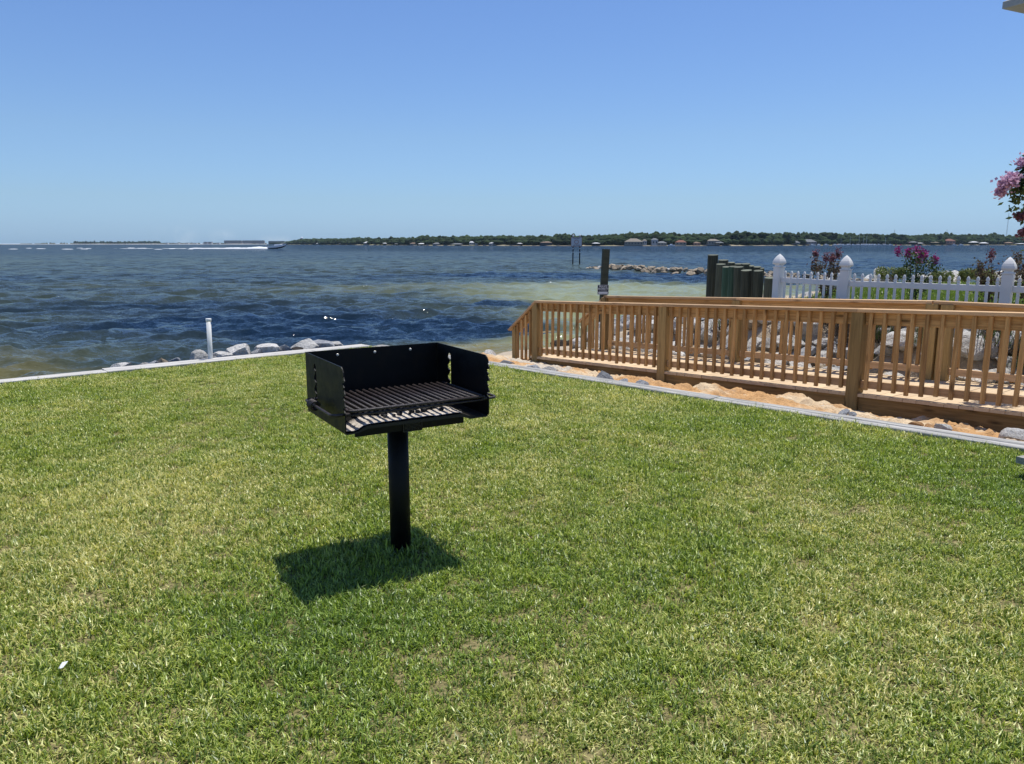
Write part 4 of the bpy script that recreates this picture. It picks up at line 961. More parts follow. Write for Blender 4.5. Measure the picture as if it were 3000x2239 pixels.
def myrtle(loc, h, spread, seed, label, leaf, flowers, petal, nst=6, name='crepe_myrtle'):
    g = np.random.default_rng(seed); r = empty(name, loc, label=label, cat='shrub'); mb = MB(); LP = []; tips = []
    for i in range(nst):
        az = 6.28 * i / nst + g.normal() * .4; b = Vector((0, 0, 0)); top = Vector((math.cos(az) * spread * g.uniform(.4, 1), math.sin(az) * spread * g.uniform(.4, 1), h * g.uniform(.72, 1.)))
        pts = [b.lerp(top, q) + Vector((g.normal(), g.normal(), 0)) * .03 * h for q in (0, .3, .6, 1)]; pts[0] = Vector((math.cos(az) * .04, math.sin(az) * .04, -.1)); mb.tube(pts, [.014 * h, .010 * h, .007 * h, .003 * h], 6); tips.append(top)
        for j in range(5):
            q = g.uniform(.3, .95); c = pts[0].lerp(top, q); e = c + Vector((g.normal() * .22, g.normal() * .22, g.uniform(.05, .3))) * h * .6; mb.tube([c, e], [.005 * h, .002 * h], 5); tips.append(e)
            for _ in range(26): LP.append(tuple(c.lerp(e, g.random()) + Vector(g.normal(size=3)) * .045 * h))
        for _ in range(55): LP.append(tuple(pts[0].lerp(top, g.uniform(.25, 1)) + Vector(g.normal(size=3)) * .05 * h))
    mb.build('trunk', M['bark'], r, True); cards('foliage', LP, .030, leaf, r, seed)
    tips.sort(key=lambda v: -v.z); sel = []
    for v_ in tips:
        if all((v_ - w_).length > .17 for w_ in sel): sel.append(v_)
    tips = sel + tips
    for k in range(flowers):
        c = tips[k]; P_ = [tuple(c + Vector((g.normal() * .028, g.normal() * .028, g.normal() * .05))) for _ in range(130)]
        cards('flower_cluster', P_, .017, petal, r, seed + k + 5, .9)
    return r
myrtle((6.05, 14.6, .42), .98, .42, 3, 'thin bronze-leaved crepe myrtle between the two left fence posts, few magenta blooms', M['leafred'], 4, M['dull'])
myrtle((7.55, 14.2, .42), 1.05, .30, 5, 'fullest crepe myrtle with magenta blooms, behind the middle of the fence', M['leafgreen'], 7, M['magenta'], 6)
myrtle((9.1, 13.3, .42), 1.0, .42, 9, 'bronze crepe myrtle rising right beside the large right fence post', M['leafred'], 1, M['dull'], 7)
myrtle((8.35, 13.2, .42), .95, .35, 19, 'dull-leaved crepe myrtle just left of the large right fence post', M['leafred'], 1, M['dull'], 5)
def bush(loc, r_, h, seed, label, mat, name='shrub', n=900, sz=.05, cat='shrub', group=None):
    g = np.random.default_rng(seed); r = empty(name, loc, label=label, cat=cat, group=group); mb = MB(); P_ = []
    lob = [(g.normal(size=3) * np.array([.45 * r_, .45 * r_, .12 * h]) + np.array([0, 0, .5 * h])) for _ in range(9)]
    for i in range(n):
        c = lob[i % 9]; v_ = g.normal(size=3); v_ /= np.linalg.norm(v_); P_.append(c + v_ * np.array([.45 * r_, .45 * r_, .42 * h]) * g.uniform(.55, 1))
    for i in range(7):
        e = lob[i]; mb.tube([(0, 0, -.1), tuple(e * .6), tuple(e)], [.015, .01, .004], 5)
    mb.build('stems', M['bark'], r, True); cards('foliage', P_, sz, mat, r, seed, .35, .6); return r
for px, py, D, r_, lb in ((2625, 822, 20.6, .34, 'largest rounded green shrub on the shore rocks left of the magenta myrtle'), (2760, 830, 21.4, .25, 'small green shrub just right of the magenta myrtle'), (2880, 828, 21.8, .38, 'long low green shrub on the rocks near the right fence post'), (2830, 832, 21.5, .25, 'smallest green shrub on the shore rocks')):
    p = at(px, py, D); bush((p.x, p.y, tz(p.x, p.y) + .12), r_, .36, px, lb, M['shrub'])
# dry brush on the top of the bank in front of the fence
def dry_mesh(seed):
    g = np.random.default_rng(seed); V = []; Fc = []; ti = []
    for i in range(150):
        a = g.random() * 6.28; c = np.array([g.normal() * .14, g.normal() * .14, -.03]); L = g.uniform(.15, .42); tl_ = g.uniform(.15, 1.1)
        dv = np.array([math.cos(a) * math.sin(tl_), math.sin(a) * math.sin(tl_), math.cos(tl_)]); e1 = c + dv * L * .6; e2 = e1 + (dv + np.array([0, 0, -.7])) * L * .4
        w = np.cross(dv, [0, 0, 1]); w = w / (np.linalg.norm(w) + 1e-6) * g.uniform(.002, .006); b = len(V)
        V += [c - w, c + w, e1 + w, e1 - w, e2]; Fc += [(b, b + 1, b + 2, b + 3), (b + 3, b + 2, b + 4)]; ti += [g.random()] * 5
    return V, Fc, ti
dm = []
for i in range(5):
    for nm, mt in (('dry', M['drystem']), ('green', M['leafgreen'])):
        V_, F_, T_ = dry_mesh(300 + i * 2 + (nm == 'green')); me = bpy.data.meshes.new('grass_tuft'); me.from_pydata([tuple(v) for v in V_], [], F_); me.materials.append(mt)
        at_ = me.attributes.new('tint', 'FLOAT', 'POINT'); at_.data.foreach_set('value', np.array(T_, dtype=np.float32)); dm.append((nm, me))
drys = [m for n, m in dm if n == 'dry']; grns = [m for n, m in dm if n == 'green']
k = 0
for s in np.arange(-1.2, 6.0, .17):
    for o2 in (1.25, 1.5, 1.75):
        if s > 3 : o2 -= .35
        q = F2 + d * (s + rng.uniform(-.1, .1)) + nf * (o2 + rng.uniform(-.1, .1)); green = rng.random() < .16
        o = link(bpy.data.objects.new('dry_tuft' if not green else 'green_tuft', random.choice(grns if green else drys))); o.location = (q.x, q.y, tz(q.x, q.y) + .06); o.rotation_euler = (0, 0, rng.random() * 6); s_ = rng.uniform(.7, 1.15); o.scale = (s_, s_, s_)
        tag(o, 'dry brown brush tuft on top of the boulder bank below the fence' if not green else 'green leafy tuft among dry brush on top of the boulder bank', 'plant', 'dry brush on the boulder bank' if not green else 'green tufts on the boulder bank')
for k in range(9):
    q = F2 + d * rng.uniform(.5, 4.5) + nf * rng.uniform(.4, 1.1); o = link(bpy.data.objects.new('weed', random.choice(grns))); o.location = (q.x, q.y, tz(q.x, q.y) + .10); o.scale = (.6, .6, .7)
    tag(o, 'small green weed growing between the bank boulders behind the ramp', 'plant', 'weeds between the boulders')

# big pink crepe myrtle reaching in from the right
T = empty('flowering_tree', (7.25, 8.75, .38), label='pink-flowered crepe myrtle tree reaching in at the right edge', cat='tree')
mb = MB(); tips = {}
g = np.random.default_rng(5)
def br(a, b, r0, r1, sag=.0):
    a = Vector(a); b = Vector(b); m_ = a.lerp(b, .5) + Vector((g.normal() * .04, g.normal() * .04, sag + g.normal() * .03)); mb.tube([a, m_, b], [r0, (r0 + r1) / 2, r1], 7)
base_ = [(0, 0, -.2), (.1, 0, .9)]
br((0, 0, -.2), (.05, 0, .7), .05, .04)
heads = []
targets = [(2952, 535, 8.0, .085, 340), (2932, 562, 8.05, .060, 220), (2966, 522, 8.0, .065, 200), (2996, 478, 8.1, .065, 200), (2990, 632, 8.1, .055, 200), (2998, 682, 8.15, .05, 200), (3080, 430, 8.3, .12, 300), (3120, 640, 8.6, .12, 260), (3150, 470, 8.8, .12, 300), (3180, 380, 8.6, .12, 300)]
for px, py, D, r_, n_ in targets:
    p = at(px, py, D) - T.location; br((.05, 0, .7), p * .55 + Vector((.1, 0, .5)), .028, .014, .05); br(p * .55 + Vector((.1, 0, .5)), p, .013, .004, .05); heads.append((p, r_, n_))
mb.build('trunk', M['bark'], T, True)
LP = []
for p, r_, n_ in heads:
    for _ in range(150): LP.append(tuple(p + Vector((abs(g.normal()) * .10 + .12, g.normal() * .10, g.normal() * .09))))
    P_ = [tuple(p + Vector((g.normal(), g.normal(), g.normal() * .9)) * r_ * .48) for _ in range(n_)]
    cards('flower_cluster', P_, .017, M['pink'] if r_ > .058 else M['dull'], T, int(n_ + p.z * 100), .9)
cx_ = Vector((.4, .1, 2.2))
for _ in range(1500): LP.append(tuple(cx_ + Vector((g.normal() * .45 + .2, g.normal() * .5, g.normal() * .5))))
cards('foliage', LP, .035, M['leafgreen'], T, 8, .5)

# ------------------------------------------------------------------ low timber platform at the right edge
M['platformwood'] = wood_mat('grey_platform_wood', (.20, .195, .17), (.32, .31, .27), (.10, .10, .085), rough=.9)
c0 = Vector((3.375, 4.90, 0)); e1 = Vector((.9, .43, 0)).normalized(); e2 = Vector((e1.y, -e1.x, 0))
PT = empty('low_platform', (c0.x, c0.y, 0), label='low grey weathered timber platform entering the photo at the right edge', cat='platform')
def L3(a, b, z): p = c0 + e1 * a + e2 * b; return Vector((p.x, p.y, z))
for j in range(7): board('plank', L3(0, .065 + .138 * j, .128), L3(1.3, .065 + .138 * j, .128), .132, .045, M['platformwood'], PT, ch=.004)
for a in (.16, 1.1):
    board('bearer', L3(a, .10, .06), L3(a, .94, .06), .09, .09, M['skirt'], PT, ch=.004)
# ------------------------------------------------------------------ house whose eave corner shows top right
HS = empty('house', (16.5, 22.0, .4), label='beige house of which only the grey roof eave corner shows top right', cat='house')
ec = at(2938, 6, 19.8); ea = math.radians(-64)
ex = Vector((math.cos(ea), math.sin(ea), 0)); ey = Vector((-ex.y, ex.x, 0)); L0 = ec - HS.location
def hp(a, b, z): q = L0 + ex * a + ey * b; return (q.x, q.y, L0.z + z)
mb = MB()
mb.add([hp(0, 0, 0), hp(9, 0, 0), hp(9, 8, 0), hp(0, 8, 0), hp(0, 0, -.16), hp(9, 0, -.16), hp(9, 8, -.16), hp(0, 8, -.16), hp(3.5, 4, 1.9), hp(6, 4, 1.9)],
       [(4, 7, 6, 5), (0, 1, 5, 4), (1, 2, 6, 5), (2, 3, 7, 6), (3, 0, 4, 7), (0, 8, 9, 1), (1, 9, 2), (2, 9, 8, 3), (3, 8, 0)])
mb.build('roof', plain('grey_soffit', (.42, .41, .38), .7, namt=.08), HS)
mb = MB(); zb = -L0.z - .4
mb.add([hp(1.6, 1.6, -.16), hp(8.4, 1.6, -.16), hp(8.4, 7.4, -.16), hp(1.6, 7.4, -.16)] + [tuple(Vector(hp(a, b, 0)) + Vector((0, 0, zb))) for a, b in ((1.6, 1.6), (8.4, 1.6), (8.4, 7.4), (1.6, 7.4))],
       [(0, 4, 5, 1), (1, 5, 6, 2), (2, 6, 7, 3), (3, 7, 4, 0)])
mb.build('wall', plain('beige_siding', (.5, .46, .38), .8), HS)
for a in (2, 4.5, 7):
    mb = MB(); V_ = [hp(a, 1.57, -1.0), hp(a + 1, 1.57, -1.0), hp(a + 1, 1.57, -2.3), hp(a, 1.57, -2.3)]; V_ += [hp(a, 1.62, -1.0), hp(a + 1, 1.62, -1.0), hp(a + 1, 1.62, -2.3), hp(a, 1.62, -2.3)]
    mb.add(V_, [(0, 1, 2, 3), (7, 6, 5, 4), (0, 4, 5, 1), (1, 5, 6, 2), (2, 6, 7, 3), (3, 7, 4, 0)]); mb.build('window', plain('dark_glass', (.03, .04, .05), .1, .6), HS)

# ------------------------------------------------------------------ far shore
shx = [0, 800, 840, 1000, 1250, 1500, 1700, 2100, 2250, 2400, 2600, 2800, 3000, 3300]; shy = [4000, 2300, 2000, 1500, 1080, 930, 870, 880, 950, 1060, 1200, 1320, 1400, 1500]
def shD(px): return float(np.interp(px, shx, shy))
def shX(px, D): return (px - 1500) / 2220. * D * 1.0 / (math.cos(R(10.34))) * 1.0 if False else at(px, 718, D).x
V = []; Fc = []; pxs = list(range(806, 3500, 12))
for px in pxs:
    D0 = shD(px); x0 = at(px, 718, D0).x; x1 = at(px, 718, D0 + 16).x; x2 = at(px, 718, D0 + 400).x
    V += [(x0, D0, WL - .3), (x0 + (x1 - x0) * .4, D0 + 5, WL + .35 + .1 * math.sin(px)), (x1, D0 + 16, WL + 1.2), (x2, D0 + 400, WL + 3)]
for i in range(len(pxs) - 1):
    for k in range(3): Fc.append((i * 4 + k, i * 4 + 4 + k, i * 4 + 5 + k, i * 4 + 1 + k))
t = NT('far_bank'); v = t.coord('World'); n1 = t.noise(v, .03, 4); n2 = t.noise(v, .3, 3); sp_ = t.n('SeparateXYZ'); t.t.links.new(v, sp_.inputs[0])
c_ = t.mix(t.mr(n1, .45, .6), (.10, .12, .04), (.30, .27, .18)); c_ = t.mix(t.mr(sp_.outputs[2], WL + .55, WL + .3), c_, (.30, .25, .17)); M['bank'] = t.pbr(c_, .9, .1)
tag(meshobj('far_shore', V, Fc, M['bank'], None), kind='structure')
t = NT('far_canopy'); v = t.coord('World'); n1 = t.noise(v, .08, 5, .65); n2 = t.noise(v, .6, 4, .7); tc = t.attr('tint')
c_ = t.mix(t.mr(n1, .35, .65), (.020, .038, .014), (.042, .062, .022)); c_ = t.mix(t.mr(n2, .4, .7), c_, t.mix(1., c_, (.45, .5, .5), 'MULTIPLY')); c_ = t.mix(1., c_, t.mr(tc, 0, 1, .6, 1.5), 'MULTIPLY')
M['canopy'] = t.pbr(c_, .9, .1, normal=t.bump(n2, 1., 1.2))
bm = bmesh.new(); bmesh.ops.create_icosphere(bm, subdivisions=3, radius=1); IV = np.array([v.co[:] for v in bm.verts]); IF = np.array([[v.index for v in f.verts] for f in bm.faces]); bm.free()
def crown(c, rx, rz_, seed):
    g = np.random.default_rng(seed); n = np.zeros(len(IV))
    for k in range(9):
        q = g.normal(size=3); q /= np.linalg.norm(q); n += .22 * np.maximum(0, (IV @ q - .72) / .28)
    n += .10 * np.sin(IV @ (g.normal(size=3) * 5) + g.random() * 6) + .07 * np.sin(IV @ (g.normal(size=3) * 11)) + .10 * g.normal(size=len(IV)) * .6
    return np.array(c) + IV * (1 + n)[:, None] * np.array([rx, rx, rz_])
prof_t = [(805, 712), (840, 709), (860, 705), (875, 703), (900, 701), (1000, 700), (1050, 698), (1100, 699), (1200, 697), (1230, 694), (1300, 694), (1340, 693), (1390, 693), (1450, 692), (1520, 693), (1560, 692), (1600, 695), (1660, 687), (1700, 692), (1750, 690), (1820, 686), (1880, 685), (1935, 683), (1980, 688), (2060, 688), (2120, 687), (2150, 684), (2250, 686), (2300, 684), (2350, 686), (2450, 688), (2500, 689), (2560, 688), (2600, 690), (2680, 690), (2740, 688), (2790, 688), (2850, 689), (2920, 690), (3000, 694), (3300, 696)]
AV = []; AF = []; AT = []; off = 0; g = np.random.default_rng(12)
def topz(px, D): return at(px, np.interp(px, [p[0] for p in prof_t], [p[1] for p in prof_t]), D).z
px = 800.
while px < 3230:
    D0 = shD(px)
    for row, (dd, hf) in enumerate(((18, .50), (38, .78), (70, .97))):
        D = D0 + dd + g.uniform(-6, 6); zt = topz(px, D) * (hf + g.uniform(-.07, .06)); r_ = g.uniform(3.6, 6.2) * (1.25 if D0 > 1400 else 1)
        if row == 0 and g.random() < .45: continue
        p = at(px + g.uniform(-3, 3), 718, D); zc = WL + .9 + (zt - WL) * .50; rz_ = max(2., zt - zc)
        AV.append(crown((p.x, D, zc), r_, rz_, int(g.integers(1e6)))); AF.append(IF + off); off += len(IV); AT.append(np.full(len(IV), g.random()))
    px += 4.2 * 2220 / (D0 * 1.55) if D0 > 1 else 5
me = npmesh('woodland', np.concatenate(AV), np.concatenate(AF), M['canopy'], False, 3)
a_ = me.attributes.new('tint', 'FLOAT', 'POINT'); a_.data.foreach_set('value', np.concatenate(AT).astype(np.float32))
tag(link(bpy.data.objects.new('woodland', me)), 'dark green wooded far shore behind the waterfront houses', 'woods', kind='stuff')
# trees that stand out above the wood
tl = [(2152, 680, 13), (2170, 683, 9), (2203, 678, 11), (2228, 678, 12), (2243, 681, 7), (2306, 679, 12), (2330, 683, 8), (2392, 681, 9), (2366, 686, 8), (2422, 677, 17), (2440, 678, 12), (2480, 687, 7), (2568, 683, 13), (2594, 685, 8), (2622, 681, 15), (2640, 684, 8), (1663, 688, 10), (1937, 684, 14), (2745, 686, 12), (1232, 695, 9)]
for i, (px, py, w) in enumerate(tl):
    D = shD(px) + 30; p = at(px, py, D); rx = w / 2220 * D * .95; zt = p.z
    T_ = empty('tree', (p.x, D, WL + 1), label='broad-crowned tree standing above the far woods' , cat='tree', group='taller trees on the far shore')
    mb = MB(); mb.tube([(0, 0, -1), (.3, 0, (zt - WL) * .5), (0, 0, (zt - WL) * .8)], [.5, .4, .2], 7)
    for k in range(3): a = k * 2.1 + i; mb.tube([(0.2, 0, (zt - WL) * .45), (rx * .6 * math.cos(a), rx * .6 * math.sin(a), (zt - WL) * .7)], [.25, .1], 5)
    mb.build('trunk', M['bark'], T_)
    VV = []; FF = []; o_ = 0
    for k in range(5):
        c = (g.normal() * rx * .38, g.normal() * rx * .38, zt - WL - 1 - rx * .75 - abs(g.normal()) * rx * .35); VV.append(crown(c, rx * .62, rx * .5, i * 10 + k)); FF.append(IF + o_); o_ += len(IV)
    me = npmesh('crown', np.concatenate(VV), np.concatenate(FF), M['canopy'], False, 3); a_ = me.attributes.new('tint', 'FLOAT', 'POINT'); a_.data.foreach_set('value', np.full(o_, g.random() * .6, dtype=np.float32))
    o = link(bpy.data.objects.new('crown', me)); o.parent = T_
# waterfront houses, sheds and boat houses
RM = {k: plain(k + '_roof', c, .8, namt=.15, nscale=.5) for k, c in dict(tan=(.22, .19, .15), grey=(.15, .16, .17), red=(.20, .085, .055), white=(.55, .56, .57), brown=(.20, .14, .10)).items()}
WMt = {k: plain(k + '_wall', c, .8, namt=.08, nscale=.5) for k, c in dict(cream=(.26, .24, .20), white=(.42, .42, .42), brick=(.32, .18, .13), grey=(.18, .18, .19), dark=(.06, .06, .06)).items()}
M['farglass'] = plain('far_window', (.04, .05, .06), .3)
def house(px, w, pytop, pyeave, pybase, wall, roof, label, open_=False, wins=3, dd=6, name='house', cat='house'):
    D = shD(px) + dd; k = D / 2220 / math.cos(R(10.34)) * 1.0; c = at(px, pybase, D); zt = at(px, pytop, D).z; ze = at(px, pyeave, D).z; zb = max(WL + .1, c.z - .5); Wm = w * D / 2220; Dm = Wm * .6
    H = empty(name, (c.x, D, zb), label=label, cat=cat, rz=random.uniform(-.15, .15)); hw, hd = Wm / 2, Dm / 2; e = .4
    mb = MB(); zr, zee = zt - zb, ze - zb; rr_ = hw * .35
    mb.add([(-hw - e, -hd - e, zee), (hw + e, -hd - e, zee), (hw + e, hd + e, zee), (-hw - e, hd + e, zee), (-rr_, 0, zr), (rr_, 0, zr)], [(0, 1, 5, 4), (1, 2, 5), (2, 3, 4, 5), (3, 0, 4), (3, 2, 1, 0)]); mb.build('roof', RM[roof], H)
    mb = MB()
    if open_:
        for sx in (-1, -.33, .33, 1):
            for sy in (-1, 1): mb.box((sx * hw * .92, sy * hd * .9, zee / 2 - .5), (.3, .3, zee + 1))
        mb.box((0, 0, .35), (Wm, Dm, .25)); mb.build('pile_frame', WMt['dark'], H)
    else:
        mb.box((0, 0, zee / 2 - .3), (Wm, Dm, zee + .6)); wl_ = mb.build('wall', WMt[wall], H)
        for j in range(wins):
            mb = MB(); mb.box((-hw + Wm * (j + .5) / wins, -hd - .03, zee * .52), (Wm / wins * .45, .1, zee * .4)); mb.build('window', M['farglass'], H)
    return H
HL = [
 (1078, 22, 708, 712, 717.5, 'cream', 'white', 'small house with a bright white hip roof on the far shore left of centre', 0), (932, 10, 712, 714, 718, 'cream', 'white', 'tiny pale roofed house near the left end of the far woods', 0), (1000, 12, 712, 714, 718, 'grey', 'grey', 'small grey boathouse left of the bright white roofed house', 1),
 (1128, 12, 711.5, 713.5, 717, 'white', 'white', 'tiny white roofed boathouse right of the bright white hip roof', 1), (1164, 16, 713, 715, 719, 'grey', 'grey', 'low grey roofed boathouse left of the long low pavilion', 1), (1212, 20, 711, 714, 719, 'cream', 'brown', 'brown roofed house beside a long white dock roof', 0),
 (1236, 22, 712.5, 715, 720, 'white', 'white', 'flat white dock roof just right of the brown roofed house', 1), (1280, 22, 711, 715, 720, 'grey', 'grey', 'dull grey shed left of the long pavilion', 0), (1340, 40, 713, 716, 721, 'white', 'grey', 'long low open pavilion on the far shore in the middle of the photo', 1),
 (1382, 14, 707, 711, 715, 'white', 'white', 'tall white house showing through the far trees above the pavilion', 0), (1396, 9, 712.5, 714.5, 717, 'white', 'white', 'small white roof right under the tall white house', 0), (1442, 18, 710.5, 713, 717, 'white', 'white', 'white gabled house between the pavilion and the channel marker', 0), (1523, 15, 712, 714, 719, 'grey', 'white', 'white roofed boathouse left of the large dark house near the marker', 1),
 (1600, 34, 707.5, 711, 718, 'dark', 'brown', 'large dark house among trees left of the channel marker', 0), (1746, 22, 711, 713.5, 719, 'white', 'white', 'white roofed boathouse just right of the channel marker', 1),
 (1856, 52, 699, 708.5, 717, 'cream', 'tan', 'largest tan hip roofed house on the far shore', 0), (1888, 12, 701, 706, 717, 'white', 'tan', 'white gabled wing attached to the right of the largest tan house', 0), (1917, 18, 698, 703, 717, 'white', 'grey', 'two storey white house right of the largest tan house', 0), (1938, 26, 707, 712, 718, 'cream', 'grey', 'grey roofed low house right of the two storey white house', 0),
 (1994, 30, 703.5, 710, 717, 'cream', 'red', 'cream house with a reddish tile roof, left one of the two red roofs', 0), (2040, 20, 709, 712, 718, 'brick', 'brown', 'small brick house between the red roofed and the grey roofed houses', 0), (2088, 34, 700.5, 706, 716, 'cream', 'tan', 'two level tan roofed house facing the water near the first piling', 0), (2106, 24, 708, 712, 718, 'dark', 'grey', 'grey roofed porch in front of the two level tan house', 1),
 (2368, 40, 701.5, 709, 714, 'grey', 'grey', 'wide grey roofed house left of the marina masts', 0), (2330, 22, 706, 711, 714, 'grey', 'grey', 'smaller grey house left of the wide grey roofed house', 0), (2674, 24, 707.5, 710.5, 716, 'grey', 'grey', 'open boathouse right of the sandy point', 1), (2694, 18, 711.5, 713, 716.5, 'white', 'white', 'pale flat dock roof right of the open boathouse', 1), (2736, 24, 708.5, 711, 716, 'cream', 'tan', 'tan roofed boathouse left of the red brick house', 1),
 (2780, 28, 700, 706, 714, 'brick', 'red', 'red brick house, right one of the two red roofs', 0), (2852, 23, 707.5, 710.5, 717, 'white', 'white', 'left one of a pair of bright white domed dock roofs', 1), (2881, 22, 710, 713, 717.5, 'white', 'white', 'right one of a pair of bright white domed dock roofs', 1), (2954, 22, 709.5, 712.5, 717, 'grey', 'brown', 'brown roofed boathouse near the radio mast', 1), (2990, 26, 713, 714.5, 718, 'white', 'white', 'low white boat shed at the right end of the far shore', 1)]
for px, w, a, b, c, wl_, rf, lb, op in HL: house(px, w, a, b, c, wl_, rf, lb, bool(op), max(2, int(w / 8)), dd=2 if op else 8, name='boathouse' if op else 'house', cat='boathouse' if op else 'house')
# marina: moored sailboats and motor boats
M['hull'] = plain('white_hull', (.75, .76, .78), .4, namt=.04)
def sailboat(px, hpx, label):
    D = shD(px) - 12; p = at(px, 718, D); B = empty('sailboat', (p.x, D, WL), random.uniform(-.6, .6), label=label, cat='boat'); H_ = hpx / 2220 * D
    mb = MB(); V_ = []; Fc = []
    for i, x in enumerate((-4.5, -3, 0, 3, 5)):
        w = (1.1, 1.4, 1.6, 1.0, .05)[i]; V_ += [(x, -w, 1.2), (x, -w * .5, -.2), (x, w * .5, -.2), (x, w, 1.2)]
    for i in range(4):
        for k in range(4): Fc.append((i * 4 + k, i * 4 + 4 + k, i * 4 + 4 + (k + 1) % 4, i * 4 + (k + 1) % 4))
    Fc += [(0, 1, 2, 3), (19, 18, 17, 16)]; mb.add(V_, Fc); mb.box((-.5, 0, 1.5), (4, 1.8, .6)); mb.build('hull', M['hull'], B)
    mb = MB(); mb.tube([(.5, 0, 1), (.5, 0, H_)], .13, 6); mb.tube([(.5, 0, 2.2), (-3.5, 0, 2.1)], .10, 6); mb.build('mast', M['hull'], B)
for px, h, lb in ((2489, 26, 'sailboat with a pale mast at the left of the marina'), (2515, 32, 'sailboat with a tall mast, second in the marina'), (2528, 34, 'sailboat with the tallest mast in the marina'), (2537, 30, 'sailboat with a mast close right of the tallest one'), (2462, 20, 'sailboat with a short mast left of the marina'), (2592, 22, 'lone sailboat right of the marina near the sandy point')): sailboat(px, h, lb)
def motorboat(px, label, L=8):
    D = shD(px) - 8; p = at(px, 718, D); B = empty('motorboat', (p.x, D, WL), random.uniform(-.5, .5), label=label, cat='boat', group='boats moored along the far shore')
    mb = MB(); V_ = []; Fc = []
    for i, x in enumerate((-.5, -.2, .2, .5)):
        w = (1.2, 1.4, 1.1, .05)[i]; V_ += [(x * L, -w, 1.1 + .3 * (i == 3)), (x * L, -w * .6, -.2), (x * L, w * .6, -.2), (x * L, w, 1.1 + .3 * (i == 3))]
    for i in range(3):
        for k in range(4): Fc.append((i * 4 + k, i * 4 + 4 + k, i * 4 + 4 + (k + 1) % 4, i * 4 + (k + 1) % 4))
    Fc += [(0, 1, 2, 3), (15, 14, 13, 12)]; mb.add(V_, Fc); mb.build('hull', M['hull'], B)
    mb = MB(); mb.box((-.3, 0, 1.7), (2.6, 1.6, 1.2)); mb.build('cabin', M['hull'], B)
for px in (2380, 2398, 2420, 2446, 2470, 2484, 2500, 2540, 2548, 2556, 2563, 2575, 2608, 2795, 2815, 1967): motorboat(px, 'small white boat moored along the far shore by the marina' if px > 2300 else 'single white boat lying off the reddish-roofed house')
# a few long docks
for px in (1255, 1420, 1500, 2060, 2250, 2650, 2760, 2900):
    D = shD(px); p = at(px, 718, D); mb = MB(); mb.box((0, -12, 1.1), (2, 30, .25)); mb.box((4, -27, 1.1), (10, 2, .25))
    for q in range(6):
        for sx in (-1, 1): mb.box((sx, -q * 5.2, .2), (.3, .3, 2.6))
    o = mb.build('dock', WMt['grey'], None, loc=(p.x, D, WL)); tag(o, 'grey wooden dock reaching out from the far shore', 'dock', 'docks on the far shore')
# radio mast, thin poles, water tower
M['thin'] = plain('galvanised', (.32, .33, .36), .5)
for px, pt_, w, lb in ((2956, 625, .8, 'tall lattice radio mast above the woods at the far right'), (2621, 673, .35, 'short antenna pole above the tallest far tree'), (2775, 672, .3, 'faint thin antenna above the red brick house')):
    D = shD(px) + 300; p = at(px, pt_, D); mb = MB(); H_ = p.z - WL
    if w > .5:
        for k in range(3): a = k * 2.094; mb.tube([(1.5 * math.cos(a), 1.5 * math.sin(a), 0), (.3 * math.cos(a), .3 * math.sin(a), H_)], .16, 4)
        for q in range(40):
            z0 = H_ * q / 40; z1 = H_ * (q + 1) / 40; r0 = 1.5 - 1.2 * q / 40; a = (q % 3) * 2.094; b = a + 2.094; mb.tube([(r0 * math.cos(a), r0 * math.sin(a), z0), (r0 * math.cos(b), r0 * math.sin(b), z1)], .08, 4)
    else: mb.tube([(0, 0, 0), (0, 0, H_)], w, 5)
    tag(mb.build('radio_mast', M['thin'], None, loc=(p.x, D, WL)), lb, 'mast')
D = 2400; p = at(884, 697, D); WT = empty('water_tower', (p.x, D, WL), label='white ball-topped water tower over the left end of the woods', cat='tower')
mb = MB(); mb.lathe([(1.5, 0), (1.2, p.z - WL - 3)], 12); mb.build('shaft', M['hull'], WT, True)
mb = MB(); H_ = p.z - WL; mb.lathe([(1.2, H_ - 4), (3.8, H_ - 2.6), (4.3, H_ - .6), (3.2, H_ + 1.4), (.5, H_ + 2)], 16); mb.build('tank', M['hull'], WT, True)

# ------------------------------------------------------------------ barrier island on the left horizon
V = []; Fc = []; pxs = list(range(-300, 800, 20))
for px in pxs:
    D0 = 3900; x0 = at(px, 716, D0).x; h = 2.2 * (.5 + .5 * vnoise(np.array([px / 40.]), np.array([0.]), 4)[0]); V += [(x0, D0, WL - .3), (x0, D0 + 25, WL + h), (x0, D0 + 300, WL + h)]
for i in range(len(pxs) - 1):
    for k in range(2): Fc.append((i * 3 + k, i * 3 + 3 + k, i * 3 + 4 + k, i * 3 + 1 + k))
tag(meshobj('sand_island', V, Fc, plain('white_beach', (.62, .60, .55), .9, namt=.1, nscale=.01), None), kind='structure')
AV = []; AF = []; AT = []; off = 0
for px in np.arange(60, 780, 2.4):
    hh = 7. if 218 < px < 472 else (3.0 if px > 120 else 1.5)
    if hh < 5 and g.random() < .5: continue
    D = 3960 + g.uniform(-20, 30); p = at(px, 716, D); zt = hh * g.uniform(1.0, 1.9); AV.append(crown((p.x, D, WL + 1 + zt / 2), g.uniform(3.5, 6.5), zt / 2 + 1, int(g.integers(1e6)))); AF.append(IF + off); off += len(IV); AT.append(np.full(len(IV), g.random()))
me = npmesh('island_scrub', np.concatenate(AV), np.concatenate(AF), M['canopy'], False, 3); a_ = me.attributes.new('tint', 'FLOAT', 'POINT'); a_.data.foreach_set('value', np.concatenate(AT).astype(np.float32))
tag(link(bpy.data.objects.new('island_scrub', me)), 'thin line of scrub trees on the distant sandy island at left', 'woods', kind='stuff')
